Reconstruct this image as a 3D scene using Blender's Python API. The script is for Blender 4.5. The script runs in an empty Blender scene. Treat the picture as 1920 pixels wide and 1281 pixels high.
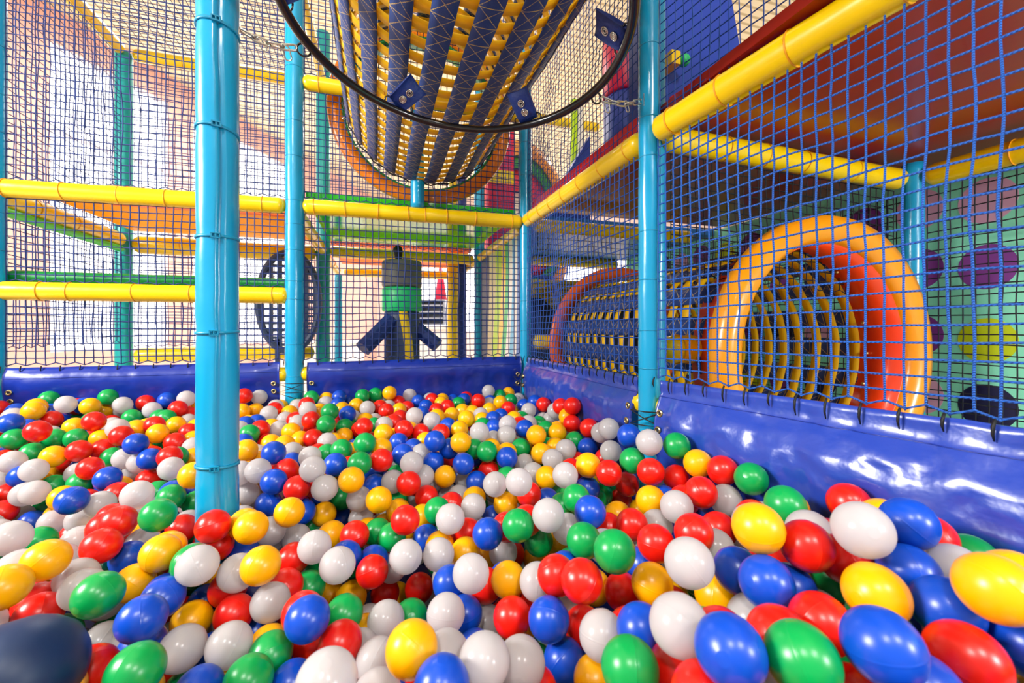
import bpy, math, random
import numpy as np
from mathutils import Vector, noise
random.seed(7)
COL = bpy.context.scene.collection
PI = math.pi
CZ = 1.0                                  # eye height above the hall floor
YAW = math.atan2(251, 802)
SN, CS = math.sin(YAW), math.cos(YAW)
def hall(r, d, h):                        # a point given as metres right of, ahead of and above the eye
    return (d*SN + r*CS, d*CS - r*SN, CZ + h)

# ---------------------------------------------------------------- materials
def lin(hexs):
    c = [int(hexs[i:i+2], 16)/255 for i in (0, 2, 4)]
    return tuple(x/12.92 if x <= .04045 else ((x+.055)/1.055)**2.4 for x in c) + (1,)
M = {}
def mat(name, hexs, rough=.4, spec=.5, metal=0, coat=0, trans=0, noise_amt=0, noise_scale=8, bump=0, bump_scale=60, sss=0):
    m = bpy.data.materials.new(name); m.use_nodes = True
    nt = m.node_tree; b = nt.nodes['Principled BSDF']
    b.inputs['Base Color'].default_value = lin(hexs)
    b.inputs['Roughness'].default_value = rough
    b.inputs['Specular IOR Level'].default_value = spec
    b.inputs['Metallic'].default_value = metal
    b.inputs['Coat Weight'].default_value = coat
    b.inputs['Coat Roughness'].default_value = .12
    if noise_amt:
        tc = nt.nodes.new('ShaderNodeTexCoord'); n = nt.nodes.new('ShaderNodeTexNoise'); n.inputs['Scale'].default_value = noise_scale
        n.inputs['Detail'].default_value = 3
        hsv = nt.nodes.new('ShaderNodeHueSaturation'); hsv.inputs['Color'].default_value = lin(hexs)
        mr = nt.nodes.new('ShaderNodeMapRange'); mr.inputs[3].default_value = 1-noise_amt; mr.inputs[4].default_value = 1+noise_amt
        nt.links.new(tc.outputs['Object'], n.inputs['Vector']); nt.links.new(n.outputs[0], mr.inputs[0])
        nt.links.new(mr.outputs[0], hsv.inputs['Value']); nt.links.new(hsv.outputs[0], b.inputs['Base Color'])
    if bump:
        tc = nt.nodes.new('ShaderNodeTexCoord'); n = nt.nodes.new('ShaderNodeTexNoise'); n.inputs['Scale'].default_value = bump_scale
        n.inputs['Detail'].default_value = 3
        bp = nt.nodes.new('ShaderNodeBump'); bp.inputs['Strength'].default_value = bump; bp.inputs['Distance'].default_value = .01
        nt.links.new(tc.outputs['Object'], n.inputs['Vector']); nt.links.new(n.outputs[0], bp.inputs['Height']); nt.links.new(bp.outputs[0], b.inputs['Normal'])
    if trans:
        t = nt.nodes.new('ShaderNodeBsdfTranslucent'); t.inputs[0].default_value = lin(hexs)
        mx = nt.nodes.new('ShaderNodeMixShader'); mx.inputs[0].default_value = trans
        nt.links.new(b.outputs[0], mx.inputs[1]); nt.links.new(t.outputs[0], mx.inputs[2])
        nt.links.new(mx.outputs[0], nt.nodes['Material Output'].inputs[0])
    M[name] = m
    return m
mat('ball_red', 'E0180C', .3, .5, trans=.0, noise_amt=.05)
mat('ball_yellow', 'FFB600', .3, .5, trans=.1, noise_amt=.04)
mat('ball_blue', '0846BA', .3, .5, noise_amt=.05)
mat('ball_green', '029848', .3, .5, noise_amt=.05)
mat('ball_white', 'DEDADC', .22, .5, trans=.5)
mat('cyan', '0A9ACA', .27, .5, coat=.3, bump=.12, bump_scale=14)
mat('cyan_band', '0E8FB8', .35)
mat('yellow_pad', 'F7CE00', .3, .5, coat=.25, bump=.1, bump_scale=16)
mat('yellow_band', 'E89A10', .4)
mat('green_pad', '0A8A3C', .35)
mat('teal_pad', '12A0A0', .35)
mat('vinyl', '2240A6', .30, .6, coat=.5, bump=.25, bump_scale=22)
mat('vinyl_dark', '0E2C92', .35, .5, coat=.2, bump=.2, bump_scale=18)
mat('roll_vinyl', '0A2850', .45, .4)
mat('black', '0A0A0C', .25, .5, coat=.4)
mat('black_cord', '08090C', .6)
mat('steel', 'C9C6BC', .25, metal=1)
mat('brass', 'D8C48A', .3, metal=1)
mat('navy_tab', '0E2F7C', .55, bump=.3, bump_scale=120)
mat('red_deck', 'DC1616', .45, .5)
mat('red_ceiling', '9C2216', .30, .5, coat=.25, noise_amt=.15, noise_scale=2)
mat('green_deck', '3CDC20', .08, .8, coat=1, trans=.3)
mat('yellow_deck', 'FFC400', .35, .4, trans=.45)
mat('lime_pad', '30D840', .35)
mat('rack_grey', '98A0B0', .5)
mat('orange_deck', 'FF8428', .35, trans=.3)
mat('blue_deck', '1F6FC0', .4)
mat('blue_panel', '12389E', .45, noise_amt=.08)
mat('orange_ring', 'FF8A0C', .35, coat=.2)
mat('amber_ring', 'F0980C', .3, coat=.3)
mat('brown_ring', 'DA5C18', .4)
mat('red_liner', 'FF4610', .3, coat=.4)
mat('crimson', 'E01848', .4)
mat('lime', 'B8E000', .4)
mat('white_pad', 'F4F0EC', .4)
mat('light_blue', '6AC4F0', .4)
mat('slate', '2D3F63', .5)
mat('dark_hole', '141C30', .7)
mat('grey_box', '6A6A68', .5)
mat('cream', 'D8CF9C', .5)
mat('mid_green', '18C070', .4)
mat('peach', 'F4BEB0', .7, noise_amt=.05)
mat('pink_wall', 'F3D9D4', .7)
mat('hall_floor', 'EAD8C0', .5, noise_amt=.1)
mat('window_frame', 'F4EEF4', .5)

def strap_mat(name, hexs, thread):
    m = bpy.data.materials.new(name); m.use_nodes = True; nt = m.node_tree; b = nt.nodes['Principled BSDF']
    b.inputs['Roughness'].default_value = .55
    uv = nt.nodes.new('ShaderNodeUVMap'); sp = nt.nodes.new('ShaderNodeSeparateXYZ'); nt.links.new(uv.outputs[0], sp.inputs[0])
    def mth(op, a, bb=None):
        n = nt.nodes.new('ShaderNodeMath'); n.operation = op
        for i, v in enumerate((a, bb)):
            if v is None: continue
            if isinstance(v, (int, float)): n.inputs[i].default_value = v
            else: nt.links.new(v, n.inputs[i])
        return n.outputs[0]
    u, v = sp.outputs[0], sp.outputs[1]
    fr = mth('FRACT', v)
    d1 = mth('ABSOLUTE', mth('SUBTRACT', u, fr))
    d2 = mth('ABSOLUTE', mth('SUBTRACT', u, mth('SUBTRACT', 1.0, fr)))
    d3 = mth('ABSOLUTE', mth('SUBTRACT', fr, .03))
    d = mth('MINIMUM', mth('MINIMUM', d1, d2), d3)
    ln = mth('LESS_THAN', d, .02)
    dash = mth('GREATER_THAN', mth('FRACT', mth('MULTIPLY', v, 14.0)), .25)
    k = mth('MULTIPLY', ln, dash)
    mx = nt.nodes.new('ShaderNodeMix'); mx.data_type = 'RGBA'
    mx.inputs[6].default_value = lin(hexs); mx.inputs[7].default_value = lin(thread)
    nt.links.new(k, mx.inputs[0]); nt.links.new(mx.outputs[2], b.inputs['Base Color'])
    w = nt.nodes.new('ShaderNodeTexNoise'); w.inputs['Scale'].default_value = 30
    nt.links.new(uv.outputs[0], w.inputs['Vector'])
    bp = nt.nodes.new('ShaderNodeBump'); bp.inputs['Strength'].default_value = .25; bp.inputs['Distance'].default_value = .004
    nt.links.new(w.outputs[0], bp.inputs['Height']); nt.links.new(bp.outputs[0], b.inputs['Normal'])
    M[name] = m
strap_mat('strap_navy', '0E3474', 'C8A850')
mat('strap_yellow', 'FFD20A', .5, trans=.4)

def rope_mat(name, a, b2, scale=420):
    m = bpy.data.materials.new(name); m.use_nodes = True; nt = m.node_tree; b = nt.nodes['Principled BSDF']
    b.inputs['Roughness'].default_value = .6
    tc = nt.nodes.new('ShaderNodeTexCoord'); dt = nt.nodes.new('ShaderNodeVectorMath'); dt.operation = 'DOT_PRODUCT'
    dt.inputs[1].default_value = (1, .9, 1.15)
    nt.links.new(tc.outputs['Object'], dt.inputs[0])
    mu = nt.nodes.new('ShaderNodeMath'); mu.operation = 'MULTIPLY'; mu.inputs[1].default_value = scale*3.0
    si = nt.nodes.new('ShaderNodeMath'); si.operation = 'SINE'
    nt.links.new(dt.outputs['Value'], mu.inputs[0]); nt.links.new(mu.outputs[0], si.inputs[0])
    mr = nt.nodes.new('ShaderNodeMapRange'); mr.inputs[1].default_value = -1; mr.inputs[2].default_value = 1
    nt.links.new(si.outputs[0], mr.inputs[0])
    mx = nt.nodes.new('ShaderNodeMix'); mx.data_type = 'RGBA'; mx.inputs[6].default_value = lin(a); mx.inputs[7].default_value = lin(b2)
    nt.links.new(mr.outputs[0], mx.inputs[0]); nt.links.new(mx.outputs[2], b.inputs['Base Color'])
    bp = nt.nodes.new('ShaderNodeBump'); bp.inputs['Strength'].default_value = .8; bp.inputs['Distance'].default_value = .0012
    nt.links.new(mr.outputs[0], bp.inputs['Height']); nt.links.new(bp.outputs[0], b.inputs['Normal'])
    M[name] = m
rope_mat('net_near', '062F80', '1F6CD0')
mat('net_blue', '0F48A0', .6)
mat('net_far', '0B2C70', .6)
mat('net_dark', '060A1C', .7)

def plank_mat(name, a, b2, scale, axis):
    m = bpy.data.materials.new(name); m.use_nodes = True; nt = m.node_tree; b = nt.nodes['Principled BSDF']
    b.inputs['Roughness'].default_value = .6
    tc = nt.nodes.new('ShaderNodeTexCoord'); wv = nt.nodes.new('ShaderNodeTexWave'); wv.wave_type = 'BANDS'; wv.bands_direction = axis
    wv.inputs['Scale'].default_value = scale
    rp = nt.nodes.new('ShaderNodeValToRGB'); rp.color_ramp.elements[0].position = .1; rp.color_ramp.elements[1].position = .3
    rp.color_ramp.elements[0].color = lin(b2); rp.color_ramp.elements[1].color = lin(a)
    nt.links.new(tc.outputs['Object'], wv.inputs['Vector']); nt.links.new(wv.outputs[0], rp.inputs[0]); nt.links.new(rp.outputs[0], b.inputs['Base Color'])
    M[name] = m
plank_mat('ceiling_slats', 'F2E8C8', 'C8B890', 3.0, 'Y')
def emit_mat(name, hexs, s):
    m = bpy.data.materials.new(name); m.use_nodes = True; nt = m.node_tree
    b = nt.nodes['Principled BSDF']; b.inputs['Base Color'].default_value = lin(hexs); b.inputs['Roughness'].default_value = .1
    b.inputs['Emission Color'].default_value = lin(hexs); b.inputs['Emission Strength'].default_value = s
    M[name] = m
emit_mat('daylight_pane', 'FBFBFF', 2.2)

# ---------------------------------------------------------------- mesh helpers
def put(name, V, F, m, parent=None, loc=None, smooth=True, mi=None, uvs=None, label=None, cat=None, group=None, kind=None):
    V = np.asarray(V, float).reshape(-1, 3)
    if loc is None: loc = tuple(V.mean(0)) if parent is None else (parent['_o'] if '_o' in parent else (0, 0, 0))
    loc = tuple(float(x) for x in loc)
    me = bpy.data.meshes.new(name)
    me.from_pydata((V - np.array(loc)).tolist(), [], [tuple(int(i) for i in f) for f in F])
    for x in (m if isinstance(m, (list, tuple)) else [m]): me.materials.append(M[x])
    if mi is not None: me.polygons.foreach_set('material_index', np.asarray(mi, dtype=np.int32))
    if smooth: me.polygons.foreach_set('use_smooth', [True]*len(me.polygons))
    if uvs is not None:
        ul = me.uv_layers.new(name='UVMap'); idx = np.empty(len(me.loops), dtype=np.int32); me.loops.foreach_get('vertex_index', idx)
        ul.data.foreach_set('uv', np.asarray(uvs, float)[idx].ravel())
    me.update()
    o = bpy.data.objects.new(name, me); COL.objects.link(o)
    if parent is not None:
        o.parent = parent; po = LOCS.get(parent.name, (0, 0, 0)); o.location = [loc[i]-po[i] for i in range(3)]
    else: o.location = loc
    LOCS[o.name] = loc
    tagit(o, label, cat, group, kind)
    return o
LOCS = {}
def tagit(o, label=None, cat=None, group=None, kind=None):
    if label: o['label'] = label
    if cat: o['category'] = cat
    if group: o['group'] = group
    if kind: o['kind'] = kind
    return o
def root(name, loc, label, cat, group=None):
    o = bpy.data.objects.new(name, None); o.empty_display_size = .05; COL.objects.link(o); o.location = loc; LOCS[o.name] = tuple(loc)
    return tagit(o, label, cat, group)

def frames(P, closed=False):
    P = np.asarray(P, float); n = len(P)
    T = np.roll(P, -1, 0) - np.roll(P, 1, 0)
    if not closed: T[0] = P[1]-P[0]; T[-1] = P[-1]-P[-2]
    T /= np.linalg.norm(T, axis=1)[:, None]+1e-12
    a = np.array([0, 0, 1.]) if abs(T[0][2]) < .9 else np.array([1., 0, 0])
    u = np.cross(T[0], a); u /= np.linalg.norm(u); U = [u]
    for i in range(1, n):
        u = U[-1]-T[i]*np.dot(U[-1], T[i]); u /= np.linalg.norm(u)+1e-12; U.append(u)
    U = np.array(U); return T, U, np.cross(T, U)
def tube(P, r, sides=10, closed=False, caps=True, rfun=None):
    P = np.asarray(P, float); n = len(P); T, U, W = frames(P, closed)
    rr = np.full(n, r) if np.isscalar(r) else np.asarray(r)
    V = []
    for k in range(sides):
        a = 2*PI*k/sides
        V.append(P + (U*math.cos(a)+W*math.sin(a))*rr[:, None])
    V = np.stack(V, 1).reshape(-1, 3)
    F = []
    m = n if closed else n-1
    for i in range(m):
        j = (i+1) % n
        for k in range(sides):
            l = (k+1) % sides; F.append((i*sides+k, i*sides+l, j*sides+l, j*sides+k))
    if caps and not closed:
        F.append(tuple(range(sides))[::-1]); F.append(tuple((n-1)*sides+k for k in range(sides)))
    return V, F
def join(parts):
    V, F, mi, off = [], [], [], 0
    for i, p in enumerate(parts):
        v, f = p[0], p[1]; V.append(np.asarray(v, float)); F += [tuple(x+off for x in q) for q in f]
        mi += [p[2] if len(p) > 2 else 0]*len(f); off += len(v)
    return np.concatenate(V), F, mi
def box(a, b):
    x0, y0, z0 = a; x1, y1, z1 = b
    V = [(x0,y0,z0),(x1,y0,z0),(x1,y1,z0),(x0,y1,z0),(x0,y0,z1),(x1,y0,z1),(x1,y1,z1),(x0,y1,z1)]
    return V, [(0,3,2,1),(4,5,6,7),(0,1,5,4),(1,2,6,5),(2,3,7,6),(3,0,4,7)]
def prism(poly, n, t):                    # planar polygon (3D points) thickened by t along n
    poly = np.asarray(poly, float); n = np.asarray(n, float); n /= np.linalg.norm(n); k = len(poly)
    V = np.concatenate([poly, poly+n*t]); F = [tuple(range(k))[::-1], tuple(range(k, 2*k))]
    F += [(i, (i+1) % k, k+(i+1) % k, k+i) for i in range(k)]
    return V, F
def lathe(prof, c, ax=(0, 1, 0), seg=48):
    # prof = [(radius, distance along axis)], closed profile loop
    ax = np.asarray(ax, float); ax /= np.linalg.norm(ax)
    u = np.cross(ax, (0, 0, 1.)) if abs(ax[2]) < .9 else np.array([1., 0, 0]); u /= np.linalg.norm(u); w = np.cross(ax, u)
    c = np.asarray(c, float); V = []; n = len(prof)
    for k in range(seg):
        a = 2*PI*k/seg; d = u*math.cos(a)+w*math.sin(a)
        for r, t in prof: V.append(c+d*r+ax*t)
    F = [(k*n+i, k*n+(i+1) % n, ((k+1) % seg)*n+(i+1) % n, ((k+1) % seg)*n+i) for k in range(seg) for i in range(n)]
    return np.array(V), F
def ball(c, r, nu=16, nv=10):
    V = [(0, 0, 1.)]; F = []
    for j in range(1, nv):
        t = PI*j/nv
        for i in range(nu): V.append((math.sin(t)*math.cos(2*PI*i/nu), math.sin(t)*math.sin(2*PI*i/nu), math.cos(t)))
    V.append((0, 0, -1.))
    F += [(0, 1+i, 1+(i+1) % nu) for i in range(nu)]
    for j in range(nv-2):
        for i in range(nu): a = 1+j*nu; b = a+nu; F.append((a+i, b+i, b+(i+1) % nu, a+(i+1) % nu))
    a = 1+(nv-2)*nu; e = len(V)-1
    F += [(a+i, e, a+(i+1) % nu) for i in range(nu)]
    return np.array(V)*r+np.array(c), F

# ---------------------------------------------------------------- padded tubes
def rounded_tube(A, B, r, sides=24, cap=.8, step=.05, wob=.002, seam=None, seed=0):
    A = np.asarray(A, float); B = np.asarray(B, float); L = np.linalg.norm(B-A); d = (B-A)/L
    ts, rs = [], []
    for a in (0, 15, 35, 55, 75): ts.append(r*cap*(1-math.cos(math.radians(a)))); rs.append(max(.02, math.sin(math.radians(a)))*r)
    n = max(2, int(L/step)); body = list(np.linspace(r*cap, L-r*cap, n)); ts += body; rs += [r+wob*noise.noise((x*9, seed*3.1, 0)) for x in body]
    for a in (75, 55, 35, 15, 0): ts.append(L-r*cap*(1-math.cos(math.radians(a)))); rs.append(max(.02, math.sin(math.radians(a)))*r)
    P = A+d*np.array(ts)[:, None]
    V, F = tube(P, np.array(rs), sides)
    return V, F
def padded(name, A, B, r, m, bandm, label, cat, group=None, bands=(), cap=.8, bandr=.0035, parent=None):
    V, F = rounded_tube(A, B, r, cap=cap, seed=len(LOCS) % 7)
    o = put(name, V, F, m, loc=A, label=label, cat=cat, group=group)
    A = np.asarray(A, float); B = np.asarray(B, float); L = np.linalg.norm(B-A); d = (B-A)/L
    u = np.cross(d, (0, 0, 1.) if abs(d[2]) < .9 else (1., 0, 0)); u /= np.linalg.norm(u); w = np.cross(d, u)
    for t in bands:
        c = A+d*t; tilt = random.uniform(-.12, .12)
        ring = [c+(u*math.cos(a)+w*math.sin(a))*(r+.0008)+d*tilt*r*math.cos(a+.7) for a in np.linspace(0, 2*PI, 28, endpoint=False)]
        v, f = tube(ring, bandr*.6, 6, closed=True)
        put('tie_band', v, f, bandm, parent=o, loc=c)
    return o

# ---------------------------------------------------------------- nets
def net(name, P00, P10, P01, P11, cell, r, m, label, group=None, bulge=.015, nrm=None, sides=4, jit=.0007, seed=1, knots=False, weave=None, skew=0):
    P00, P10, P01, P11 = [np.asarray(p, float) for p in (P00, P10, P01, P11)]
    nu = max(2, int(round(np.linalg.norm(P10-P00)/cell))); nv = max(2, int(round(np.linalg.norm(P01-P00)/cell)))
    s = np.linspace(0, 1, nu+1)[:, None, None]; t = np.linspace(0, 1, nv+1)[None, :, None]
    G = (1-s)*(1-t)*P00+s*(1-t)*P10+(1-s)*t*P01+s*t*P11
    n = np.cross(P10-P00, P01-P00); n /= np.linalg.norm(n); e1 = (P10-P00)/np.linalg.norm(P10-P00); e2 = (P01-P00)/np.linalg.norm(P01-P00)
    rg = random.Random(seed)
    for i in range(nu+1):
        for j in range(nv+1):
            q = Vector((i*.13+seed*7, j*.13, 3))
            b = noise.noise(q); c = noise.noise(q*1.7+Vector((9, 4, 2))); e = noise.noise(q*1.7+Vector((2, 8, 5)))
            edge = min(1, 4*min(i, nu-i)/nu)*min(1, 4*min(j, nv-j)/nv)
            G[i, j] += n*(bulge*b*edge+rg.uniform(-.001, .001)) + e1*(c*cell*.22*edge+rg.uniform(-jit, jit)) + e2*(e*cell*.22*edge+rg.uniform(-jit, jit))
    if nv > 3:
        for i in range(nu+1):
            if i % 2: G[i, 0] += e2*cell*.35      # bottom row zig-zags between its ties
    parts = []
    for i in range(nu+1): parts.append(tube(G[i]+n*r*.4, r, sides, caps=False))
    for j in range(nv+1): parts.append(tube(G[:, j]-n*r*.4, r, sides, caps=False))
    if knots:
        for i in range(nu+1):
            for j in range(nv+1):
                k = r*1.55; c = G[i, j]
                v = [c+n*k, c-n*k, c+e1*k*1.1, c-e1*k*1.1, c+e2*k*1.3, c-e2*k*1.3]
                parts.append((v, [(0,2,4),(0,4,3),(0,3,5),(0,5,2),(1,4,2),(1,3,4),(1,5,3),(1,2,5)]))
    V, F, _ = join(parts)
    o = put(name, V, F, m, loc=tuple((P00+P10)/2), label=label, cat='net', group=group)
    return o, G
def ties(o, pts, down, out, L=.03, m='black_cord'):
    # short black lashings looping from the net's lowest row over the pad's top edge
    for p in pts:
        p = np.asarray(p, float); l = L*random.uniform(.75, 1.2); sk = random.uniform(-.15, .15)
        a = p+np.array([0, 0, .006])
        P = [a+out*.002, p+out*.007+np.array([0, 0, -.2*l]), p+out*.008+np.array([0, 0, -.6*l]), p+out*.004+np.array([0, 0, -l])]
        v, f = tube(P, [.0022, .003, .0024, .0012], 5)
        put('tie', v, f, m, parent=o, loc=tuple(p))
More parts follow.
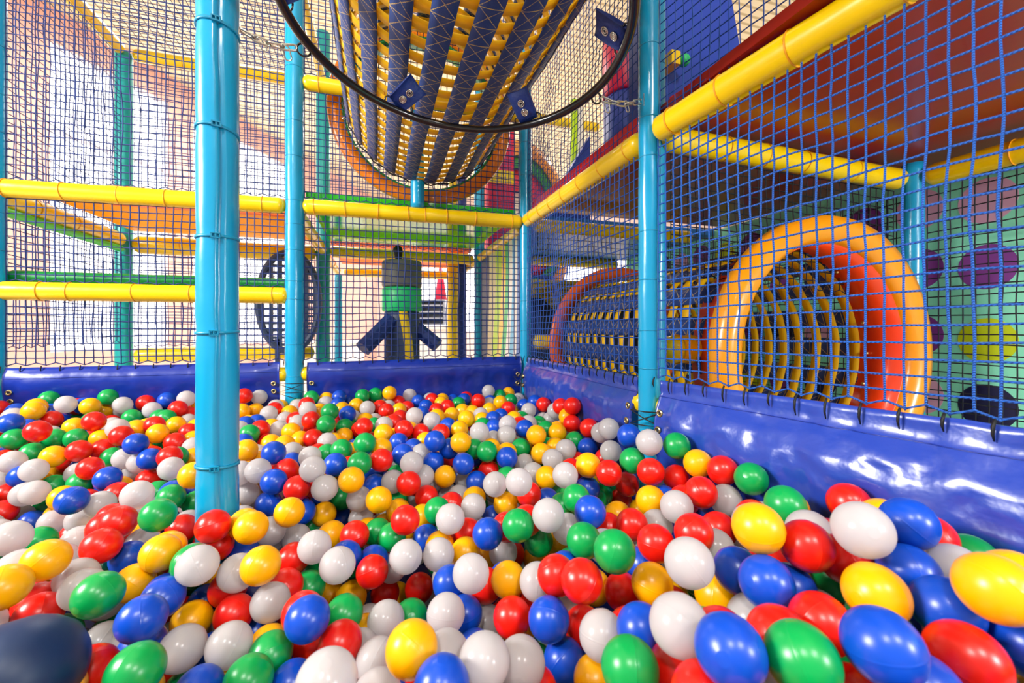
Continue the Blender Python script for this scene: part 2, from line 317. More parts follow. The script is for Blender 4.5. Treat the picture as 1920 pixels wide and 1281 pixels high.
BALLS = """
B|539,296,-376|blue ball, front edge far right, blue above, red left, red right
B|490,303,-324|blue ball, front edge far right, yellow above, blue below, red left, blue right
G|426,339,-349|green ball, front edge far right, red above, yellow below, red left, red right
R|348,392,-414|red ball, front edge centre right, blue above, red left, red right
B|361,369,-347|blue ball, front edge centre right, yellow above, red below, red left, red right
R|609,296,-359|red ball, front edge far right, blue above, white below, blue left, blue right
R|536,362,-439|red ball, front edge far right, blue above, yellow left, blue right
B|707,287,-360|blue ball, front edge far right, yellow above, white left
W|696,324,-432|pearly white ball, front edge far right, red above, blue left, blue right
W|-60,564,-431|pearly white ball, front edge centre left, white above, blue left, white right
Y|654,293,-289|yellow ball, front rows far right, green above, blue below, white left, yellow right
R|461,396,-374|red ball, front edge centre right, blue above, yellow below, blue left, green right
B|78,553,-462|blue ball front edge centre, mostly pearly white around it and some yellow
G|306,475,-433|green ball, front edge centre right, blue above, yellow left, yellow right
B|663,341,-343|blue ball, front rows far right, white above, red below, blue left, yellow right
R|376,473,-452|red ball, front edge centre right, white above, yellow below, green left, red right
W|360,449,-372|pearly white ball, front rows centre right, red above, red below, blue left, yellow right
R|536,401,-375|red ball, front rows far right, blue above, green below, red left, yellow right
Y|379,507,-516|yellow ball, front edge centre right, red above, green left, red right
Y|752,319,-314|yellow ball, low under the right blue pad, blue below, yellow left
Y|-436,766,-514|yellow ball, by the dark blue padded roll, white above, red right
Y|602,380,-337|yellow ball, front rows far right, blue above, blue below, green left, blue right
W|-2,657,-541|pearly white ball, front edge centre left, white above, white left, blue right
W|142,585,-468|pearly white ball, front edge centre, blue above, white left, white right
G|-329,740,-488|green ball, front edge centre left, blue above, yellow below, white left, white right
Y|45,616,-451|yellow ball, front edge centre, green above, blue below, white left, white right
W|203,604,-499|pearly white ball, front edge centre, red above, red below, white left, green right
R|231,623,-563|red ball, front edge centre, green above, white left, blue right
Y|-360,811,-572|yellow ball, front edge centre left, green above, red left, green right
W|97,642,-493|pearly white ball, front edge centre, white above, blue below, yellow left, blue right
B|-270,790,-573|blue ball, front edge centre left, white above, green left, yellow right
B|701,401,-338|blue ball, front rows far right, red above, blue below, blue left, white right
B|370,544,-444|blue ball, front edge centre right, red above, green below, white left, red right
Y|326,598,-551|yellow ball, front edge centre, white above, blue left, green right
W|770,386,-341|pearly white ball, front rows far right, red above, blue below, blue left, green right
B|525,471,-361|blue ball, front rows centre right, red above, red below, blue left, blue right
R|-428,834,-536|red ball, by the dark blue padded roll, white above, white left, green right
G|-196,771,-558|green ball, front edge centre left, green above, red below, yellow left, blue right
W|630,414,-275|pearly white ball, low under the right blue pad, red above, red below, white left
W|-479,874,-567|pearly white ball, by the dark blue padded roll, green above, yellow below, red right
W|334,595,-480|pearly white ball, front edge centre, red above, green below, red left, blue right
B|588,487,-391|blue ball, front rows centre right, red above, red below, blue left, green right
B|-136,789,-594|blue ball, front edge centre left, green above, green left, white right
Y|-262,847,-618|yellow ball, front edge centre left, white above, blue left, green right
B|744,445,-375|blue ball, front rows far right, red above, yellow below, red left, blue right
R|606,475,-323|red ball middle rows far right, mostly red around it and some green
G|-322,881,-636|green ball, front edge centre left, white above, yellow left, blue right
R|672,466,-349|red ball middle rows far right, mostly red around it and some pearly white
W|450,539,-356|pearly white ball, middle rows centre right, red above, yellow below, red left, white right
B|745,427,-288|blue ball, low under the right blue pad, blue below, yellow left, red right
W|-1,762,-566|pearly white ball, front edge centre left, yellow above, white below, white left, yellow right
Y|544,502,-300|yellow ball, middle rows centre right, green above, red below, red left, green right
G|-518,934,-573|green ball, by the dark blue padded roll, red above, white below, red right
G|875,421,-358|green ball, low under the right blue pad, yellow below, white left, yellow right
B|307,678,-575|blue ball, front edge centre, red above, green left, yellow right
W|-319,865,-547|pearly white ball, front edge centre left, yellow above, green below, blue left, white right
B|-376,865,-485|blue ball, front rows centre left, blue above, green below, white left, yellow right
G|705,500,-403|green ball, front rows far right, red above, red below, blue left, red right
W|-246,853,-549|pearly white ball, front edge centre left, red above, green below, yellow left, yellow right
R|-62,795,-546|red ball, front edge centre left, green above, white below, red left, white right
R|814,440,-326|red ball, low under the right blue pad, blue below, blue left, green right
G|-180,842,-572|green ball, front edge centre left, white above, green below, white left, red right
B|552,549,-391|blue ball, front rows centre right, white above, yellow below, white left, blue right
B|-114,795,-493|blue ball, front rows centre left, yellow above, red below, white left, green right
B|283,690,-506|blue ball, front rows centre, red above, blue below, red left, red right
Y|547,587,-451|yellow ball, front rows centre right, blue above, blue below, red left, blue right
G|-456,909,-456|green ball, by the dark blue padded roll, blue above, white below, white left, white right
R|624,550,-396|red ball, front rows centre right, yellow above, blue below, blue left, red right
Y|-608,954,-442|yellow ball by the dark blue padded roll, mostly pearly white around it and some red
W|-34,838,-596|pearly white ball, front edge centre left, yellow above, white below, red left, white right
G|284,754,-635|green ball, front edge centre, blue above, red below, white left, blue right
B|172,777,-599|blue ball, front edge centre, white above, white below, white left, white right
R|775,516,-401|red ball, middle rows far right, white above, yellow below, red left, blue right
R|335,668,-436|red ball, front rows centre, green above, red below, red left, red right
W|-70,873,-646|pearly white ball, front edge centre left, red above, white below, red left, white right
W|689,535,-343|pearly white ball, middle rows far right, green above, red below, red left, red right
Y|-197,906,-599|yellow ball, front edge centre left, white above, green below, white left, red right
W|-494,999,-594|pearly white ball, front edge far left, green above, red below, green left, green right
R|364,716,-554|red ball, front edge centre, red above, blue below, blue left, white right
R|-131,859,-520|red ball, front rows centre left, green above, red below, white left, yellow right
Y|464,650,-455|yellow ball, front rows centre right, blue above, red below, red left, white right
R|510,658,-509|red ball, front rows centre right, yellow above, white below, blue left, yellow right
R|-597,1014,-528|red ball, by the dark blue padded roll, red above, green below, yellow left, white right
G|392,656,-388|green ball, middle rows centre right, red above, red below, white left, white right
W|122,808,-540|pearly white ball, front rows centre, blue above, white below, white left, blue right
Y|830,513,-332|yellow ball, low under the right blue pad, red below, white left, blue right
R|-122,918,-626|red ball, front edge centre left, blue above, white below, green left, red right
R|243,776,-550|red ball, front rows centre, yellow above, white below, white left, red right
B|-385,961,-506|blue ball, front rows centre left, yellow above, blue below, yellow left, yellow right
R|316,733,-459|red ball, front rows centre, green above, red below, white left, red right
W|-533,1016,-495|pearly white ball, by the dark blue padded roll, white above, yellow left, green right
R|-270,966,-563|red ball, front rows centre left, red above, white below, blue left, blue right
Y|-353,1000,-581|yellow ball, front rows centre left, blue above, white below, blue left, red right
G|-64,905,-565|green ball, front rows centre left, yellow above, red below, blue left, yellow right
R|-635,1074,-537|red ball, by the dark blue padded roll, white above, red below, yellow left, white right
Y|-592,1023,-434|yellow ball, middle rows far left, green above, red below, white left, white right
W|15,888,-582|pearly white ball, front rows centre left, yellow above, yellow below, yellow left, green right
Y|-702,1094,-522|yellow ball by the dark blue padded roll, mostly yellow around it and some red
W|-203,949,-542|pearly white ball, front rows centre left, red above, yellow below, blue left, red right
W|-656,1062,-462|pearly white ball, front rows far left, white above, yellow below, green left, yellow right
Y|-27,926,-626|yellow ball, front edge centre left, yellow above, white below, red left, white right
B|166,851,-577|blue ball, front rows centre, blue above, blue below, white left, white right
W|-331,965,-456|pearly white ball before the thick near post, mostly red around it and some pearly white
R|461,742,-522|red ball, front rows centre right, white above, blue below, red left, yellow right
W|300,789,-500|pearly white ball, front rows centre, yellow above, red below, yellow left, red right
W|174,826,-482|pearly white ball, front rows centre, yellow above, blue below, blue left, red right
B|-409,1028,-532|blue ball, front rows centre left, yellow above, blue below, yellow left, blue right
Y|-219,946,-465|yellow ball, before the thick near post, white above, blue below, blue left, white right
W|-574,1075,-499|pearly white ball, front rows far left, white above, white below, yellow left, green right
R|577,678,-393|red ball, middle rows centre right, blue above, white below, blue left, red right
R|309,825,-564|red ball, front rows centre, white above, blue below, red left, red right
W|218,878,-623|pearly white ball, front rows centre, red above, blue below, blue left, red right
Y|-472,1057,-517|yellow ball, front rows centre left, blue above, blue below, white left, blue right
W|-270,987,-493|pearly white ball, before the thick near post, blue above, red below, white left, yellow right
R|849,582,-331|red ball, low under the right blue pad, white below, white left, yellow right
G|66,928,-613|green ball, front rows centre, white above, yellow below, white left, white right
W|635,686,-434|pearly white ball, middle rows centre right, red above, blue below, red left, white right
G|741,623,-338|green ball, against the right blue pad, white below, yellow left
R|524,722,-426|red ball, middle rows centre right, white above, blue below, red left, blue right
Y|256,843,-519|yellow ball, front rows centre, red above, red below, red left, white right
W|698,659,-382|pearly white ball, middle rows centre right, green above, red below, red left, green right
R|-299,1029,-544|red ball, front rows centre left, white above, red below, blue left, blue right
G|-362,1025,-478|green ball, before the thick near post, red above, blue below, yellow left, red right
B|522,760,-488|blue ball, middle rows centre right, red above, yellow below, green left, white right
B|-352,1071,-589|blue ball, front rows centre left, white above, yellow below, blue left, red right
W|-605,1138,-548|pearly white ball, front rows far left
Y|-426,1053,-462|yellow ball, before the thick near post, red above, yellow below, white left, yellow right
W|-81,963,-496|pearly white ball, middle rows centre left, blue above, yellow below, white left, red right
R|-190,1019,-554|red ball, front rows centre left, red above, white below, yellow left, green right
B|-255,1056,-594|blue ball, front rows centre left, white above, yellow below, red left, white right
B|146,913,-546|blue ball, front rows centre, white above, white below, white left, white right
R|219,894,-553|red ball, front rows centre, yellow above, blue below, white left, yellow right
G|408,804,-442|green ball, middle rows centre, blue above, red below, white left, white right
W|-382,1089,-504|pearly white ball before the thick near post, mostly red around it and some yellow
R|-566,1138,-467|red ball, middle rows far left, red above, white below, white left, blue right
R|688,734,-427|red ball, middle rows centre right, white above, white below, blue left, white right
W|542,816,-527|pearly white ball, front rows centre right, red above, yellow below, green left, blue right
W|468,826,-474|pearly white ball, middle rows centre, red above, red below, green left, green right
G|-151,1067,-590|green ball, front rows centre left, red above, red below, red left, yellow right
Y|-442,1124,-485|yellow ball, before the thick near post, red above, blue below, yellow left, green right
W|59,981,-510|pearly white ball, middle rows centre, green above, red below, white left, white right
W|-773,1229,-463|pearly white ball, middle rows far left, white above, green below, blue right
B|-536,1178,-519|blue ball, middle rows far left, white above, white below, red left, yellow right
R|-13,1034,-560|red ball, front rows centre left, blue above, red below, blue left, white right
W|-138,1063,-498|pearly white ball, middle rows centre left, green above, green below, white left, yellow right
W|360,881,-415|pearly white ball, middle rows centre, blue above, green below, red left, green right
W|133,991,-522|pearly white ball, middle rows centre, yellow above, blue below, white left, yellow right
R|-188,1097,-535|red ball, middle rows centre left, white above, red below, white left, white right
G|300,913,-444|green ball, middle rows centre, yellow above, red below, red left, red right
Y|-62,1106,-653|yellow ball, front rows centre left, red above, green below, yellow left, red right
R|-357,1128,-450|red ball, before the thick near post, green above, red below, white left, yellow right
Y|-277,1111,-456|yellow ball, before the thick near post, white above, blue below, yellow left, white right
G|-479,1172,-427|green ball, middle rows centre left, green above, white below, white left, red right
B|-73,1084,-541|blue ball, middle rows centre left, red above, white below, white left, blue right
W|645,813,-405|pearly white ball, middle rows centre right, red above, blue below, yellow left, red right
R|-569,1207,-446|red ball, middle rows far left, red above, red below, red left, white right
R|558,857,-453|red ball, middle rows centre right, yellow above, green below, yellow left, white right
B|461,877,-419|blue ball, middle rows centre, green above, green below, green left, red right
Y|-120,1148,-659|yellow ball, front rows centre left, white above, green below, green left, yellow right
R|-364,1173,-514|red ball, before the thick near post, red above, white below, white left, blue right
B|246,977,-484|blue ball, middle rows centre, blue above, white below, red left, red right
W|426,923,-474|pearly white ball, middle rows centre, green above, yellow below, white left, green right
R|-616,1253,-473|red ball, middle rows far left, red above, red below, white left, red right
W|628,862,-466|pearly white ball, middle rows centre right, yellow above, red below, yellow left, blue right
W|-687,1292,-514|pearly white ball, middle rows far left, white above, white below, green left, red right
W|-541,1249,-519|pearly white ball, middle rows centre left, green above, blue below, red left, yellow right
G|814,770,-345|green ball, against the right blue pad, white below, red left, green right
R|712,813,-380|red ball, middle rows centre right, yellow above, blue below, red left, white right
Y|203,1028,-547|yellow ball, middle rows centre, red above, white below, yellow left, yellow right
B|-11,1105,-572|blue ball, middle rows centre left, green above, red below, blue left, white right
R|100,1113,-664|red ball, front rows centre, white above, white below, yellow left, blue right
W|780,810,-405|pearly white ball, middle rows centre right, red above, red below, red left, green right
B|-318,1206,-557|blue ball, before the thick near post, yellow above, white below, red left, yellow right
R|529,915,-483|red ball, middle rows centre, yellow above, white below, blue left, red right
Y|-306,1174,-472|yellow ball, before the thick near post, white above, blue below, red left, yellow right
R|17,1149,-685|red ball, front rows centre left, red above, white below, yellow left, yellow right
R|341,969,-462|red ball, middle rows centre, red above, green below, green left, white right
W|-613,1328,-627|pearly white ball, front rows far left, blue above, blue below, green left, yellow right
G|376,983,-523|green ball, middle rows centre, red above, green below, green left, yellow right
B|690,878,-498|blue ball, middle rows centre right, white above, white below, red left, red right
B|758,856,-475|blue ball, middle rows centre right, red above, red below, blue left, red right
G|-806,1368,-533|green ball, middle rows far left, blue above, yellow below, white left, green right
W|122,1149,-722|pearly white ball, front rows centre, red above, green below, yellow left, white right
W|301,1037,-566|pearly white ball, middle rows centre, blue above, yellow below, yellow left, red right
W|34,1140,-616|pearly white ball, front rows centre left, green above, red below, blue left, white right
Y|148,1082,-549|yellow ball, middle rows centre, white above, white below, blue left, red right
W|170,1055,-472|pearly white ball, middle rows centre, red above, red below, green left, red right
R|305,1021,-496|red ball, middle rows centre, yellow above, white below, blue left, green right
R|714,872,-421|red ball, middle rows centre right, red above, blue below, white left, red right
R|-57,1155,-527|red ball, middle rows centre left, white above, blue below, yellow left, yellow right
R|65,1102,-481|red ball, middle rows centre, yellow above, green below, green left, yellow right
Y|439,1008,-547|yellow ball, middle rows centre, white above, red below, green left, green right
Y|48,1198,-727|yellow ball, front rows centre left, white above, green below, red left, red right
Y|262,1085,-601|yellow ball, middle rows centre, blue above, white below, yellow left, white right
R|688,937,-538|red ball, middle rows centre right, white above, red below, red left, blue right
Y|-214,1201,-466|yellow ball, middle rows centre left, red above, white below, blue left, blue right
Y|653,921,-433|yellow ball, middle rows centre right, red above, yellow below, red left, white right
R|807,848,-350|red ball, against the right blue pad, white below, yellow left, green right
G|34,1153,-543|green ball, middle rows centre left, red above, white below, green left, white right
W|-264,1240,-524|pearly white ball, before the thick near post, yellow above, white below, yellow left, white right
R|222,1096,-532|red ball, middle rows centre, white above, yellow below, red left, blue right
R|338,1087,-602|red ball, middle rows centre, red above, yellow below, white left, yellow right
Y|406,1078,-620|yellow ball, middle rows centre, green above, white below, red left, red right
B|122,1149,-558|blue ball, middle rows centre, yellow above, white below, white left, yellow right
Y|-117,1221,-547|yellow ball, middle rows centre left, blue above, blue below, green left, red right
R|-494,1335,-529|red ball, before the thick near post, green above, yellow below, green left, white right
W|-593,1342,-431|pearly white ball, left of the thick near post, red above, red below, yellow left
W|-280,1291,-572|pearly white ball, before the thick near post, white above, yellow below, yellow left, white right
W|96,1191,-610|pearly white ball, middle rows centre, blue above, red below, white left, white right
R|194,1148,-571|red ball, middle rows centre, white above, yellow below, yellow left, red right
G|493,1014,-444|green ball, middle rows centre, white above, white below, green left, blue right
W|-210,1277,-568|pearly white ball, middle rows centre left, blue above, red below, white left, white right
G|-1,1214,-553|green ball, middle rows centre left, yellow above, blue below, yellow left, green right
R|-684,1422,-511|red ball, middle rows far left, white above, red below, white left, red right
B|-780,1441,-461|blue ball, middle rows far left, green above, yellow below, yellow left, white right
Y|795,919,-353|yellow ball, against the right blue pad, red below, red left, red right
W|355,1073,-407|pearly white ball, middle rows centre, white above, red below, green left, white right
Y|623,1025,-509|yellow ball, middle rows centre right, red above, red below, green left, red right
G|479,1070,-486|green ball, middle rows centre, green above, white below, white left, green right
W|-252,1345,-611|pearly white ball, before the thick near post, yellow above, red below, white left, white right
G|155,1183,-502|green ball, middle rows centre, red above, blue below, yellow left, white right
R|694,979,-384|red ball, rear rows centre right, white above, yellow below, green left, red right
W|-505,1404,-544|pearly white ball, before the thick near post, green above, yellow below, red left, red right
G|432,1144,-633|green ball, middle rows centre, green above, yellow below, red left, yellow right
Y|-28,1277,-575|yellow ball, middle rows centre left, white above, blue below, red left, green right
W|-798,1512,-540|pearly white ball, middle rows far left, blue above, white below, yellow left, white right
R|777,979,-410|red ball, against the right blue pad, green above, red below, red left, yellow right
Y|-485,1384,-405|yellow ball, left of the thick near post, yellow above, green below, white left
W|-745,1493,-496|pearly white ball, middle rows far left, blue above, red below, white left, red right
Y|120,1240,-540|yellow ball, middle rows centre, red above, blue below, white left, green right
Y|2,1262,-484|yellow ball, middle rows centre left, blue above, white below, white left, green right
W|-142,1295,-447|pearly white ball, middle rows centre left, white above, yellow below, red left, green right
G|781,984,-323|green ball, against the right blue pad, red below, white left, yellow right
R|615,1059,-405|red ball, rear rows centre, white above, green below, yellow left, red right
B|-209,1363,-532|blue ball, middle rows centre left, red above, green below, yellow left, yellow right
W|262,1211,-515|pearly white ball, middle rows centre, yellow above, red below, white left, blue right
Y|-72,1288,-429|yellow ball, rear rows centre left, green above, green below, blue left, blue right
W|503,1105,-415|pearly white ball, rear rows centre, white above, green below, yellow left, red right
W|714,1014,-316|pearly white ball, near the right net post, green below, blue left, green right
G|-569,1469,-488|green ball, before the thick near post, white above, green below, green left, green right
G|684,1049,-374|green ball, near the right net post, white above, red below, white left, red right
G|-1107,1729,-737|green ball, front rows far left, white above, yellow below, white right
R|416,1165,-481|red ball, middle rows centre, white above, red below, yellow left, blue right
R|-223,1360,-462|red ball, right of the thick near post, red above, blue below, blue left, white right
W|-53,1327,-500|pearly white ball, middle rows centre left, yellow above, yellow below, green left, yellow right
B|-308,1413,-516|blue ball, before the thick near post, blue above, white below, white left, yellow right
W|-49,1350,-568|pearly white ball, middle rows centre left, yellow above, yellow below, blue left, green right
B|-289,1393,-447|blue ball, right of the thick near post, yellow above, blue below, white left, red right
W|-180,1348,-407|pearly white ball, rear rows centre left, white above, white below, blue left, blue right
R|208,1265,-524|red ball, middle rows centre, white above, white below, green left, white right
B|586,1131,-472|blue ball, middle rows centre, yellow above, green below, green left, green right
W|-938,1648,-588|pearly white ball, middle rows far left, yellow above, green below, blue left, white right
Y|362,1222,-525|yellow ball, middle rows centre, white above, blue below, yellow left, red right
B|479,1181,-512|blue ball, middle rows centre, yellow above, white below, red left, green right
Y|-156,1401,-562|yellow ball, middle rows centre left, white above, green below, blue left, blue right
G|-958,1682,-649|green ball, middle rows far left, white above, yellow below, green left, white right
Y|58,1331,-551|yellow ball, middle rows centre left, green above, red below, yellow left, white right
W|329,1219,-461|pearly white ball, middle rows centre, red above, yellow below, blue left, green right
Y|584,1123,-400|yellow ball, rear rows centre, blue above, blue below, red left, red right
Y|760,1118,-552|yellow ball, middle rows centre right, yellow above, red below, red left, white right
B|337,1262,-578|blue ball, middle rows centre, yellow above, blue below, white left, red right
G|-183,1441,-616|green ball, middle rows centre left, yellow above, white below, white left, yellow right
G|-526,1520,-529|green ball, before the thick near post, yellow above, white below, blue left
R|87,1311,-464|red ball, middle rows centre, white above, green below, green left, white right
B|-591,1537,-497|blue ball, left of the thick near post, white above, green below, green left, green right
G|627,1163,-521|green ball, middle rows centre, blue above, blue below, green left, green right
W|-340,1437,-424|pearly white ball, right of the thick near post, yellow above, white below, white left
G|559,1185,-510|green ball, middle rows centre, white above, green below, green left, green right
R|718,1129,-472|red ball, middle rows centre right, green above, red below, red left, red right
R|-1107,1732,-570|red ball, middle rows far left, red above, white below, white right
R|-760,1607,-508|red ball, middle rows far left, yellow above, red below, white left, white right
W|-385,1493,-507|pearly white ball, right of the thick near post, blue above, white below, blue right
W|-1003,1686,-504|pearly white ball, middle rows far left, yellow above, green below, white left, green right
W|-398,1477,-438|pearly white ball, right of the thick near post, yellow above, blue below, white right
B|-1037,1731,-611|blue ball, middle rows far left, green above, green below, white left, white right
G|-647,1580,-507|green ball, left of the thick near post, red above, green below, white left, green right
R|561,1186,-433|red ball, rear rows centre, white above, blue below, white left, yellow right
Y|-936,1686,-528|yellow ball, middle rows far left, green above, yellow below, green left, blue right
G|-53,1376,-412|green ball, rear rows centre left, green above, yellow below, green left, red right
R|144,1350,-527|red ball, middle rows centre, white above, green below, white left, white right
Y|286,1307,-531|yellow ball, middle rows centre, blue above, white below, white left, white right
Y|-968,1725,-592|yellow ball, middle rows far left, yellow above, white below, green left, white right
Y|-49,1434,-581|yellow ball, middle rows centre left, white above, white below, blue left, yellow right
B|-106,1463,-613|blue ball, middle rows centre left, green above, yellow below, yellow left, white right
W|-1055,1732,-520|pearly white ball, middle rows far left, blue above, white below, red left, white right
R|-269,1464,-439|red ball, right of the thick near post, blue above, red below, blue left, white right
G|381,1268,-466|green ball, rear rows centre, blue above, yellow below, white left, white right
G|56,1403,-553|green ball, middle rows centre left, white above, yellow below, yellow left, white right
G|-108,1451,-539|green ball, middle rows centre left, yellow above, blue below, white left, white right
B|-804,1648,-469|blue ball, rear rows far left, green above, red below, red left, yellow right
B|-127,1425,-423|blue ball, rear rows centre left, green above, white below, red left, yellow right
W|44,1391,-482|pearly white ball, middle rows centre left, green above, green below, blue left, red right
W|-1103,1792,-608|pearly white ball, middle rows far left, white above, white below, red left, blue right
B|731,1139,-329|blue ball, near the right net post, green below, white left, white right
W|-387,1551,-549|pearly white ball, before the thick near post, white above, yellow below, blue right
B|-428,1543,-478|blue ball, middle rows centre left, white above, white below, white right
G|677,1213,-529|green ball, middle rows centre, red above, blue below, green left, red right
Y|507,1254,-471|yellow ball, rear rows centre, white above, green below, white left, white right
W|100,1369,-423|pearly white ball, rear rows centre, blue above, white below, blue left, white right
R|744,1208,-554|red ball, middle rows centre right, red above, yellow below, green left, yellow right
"""
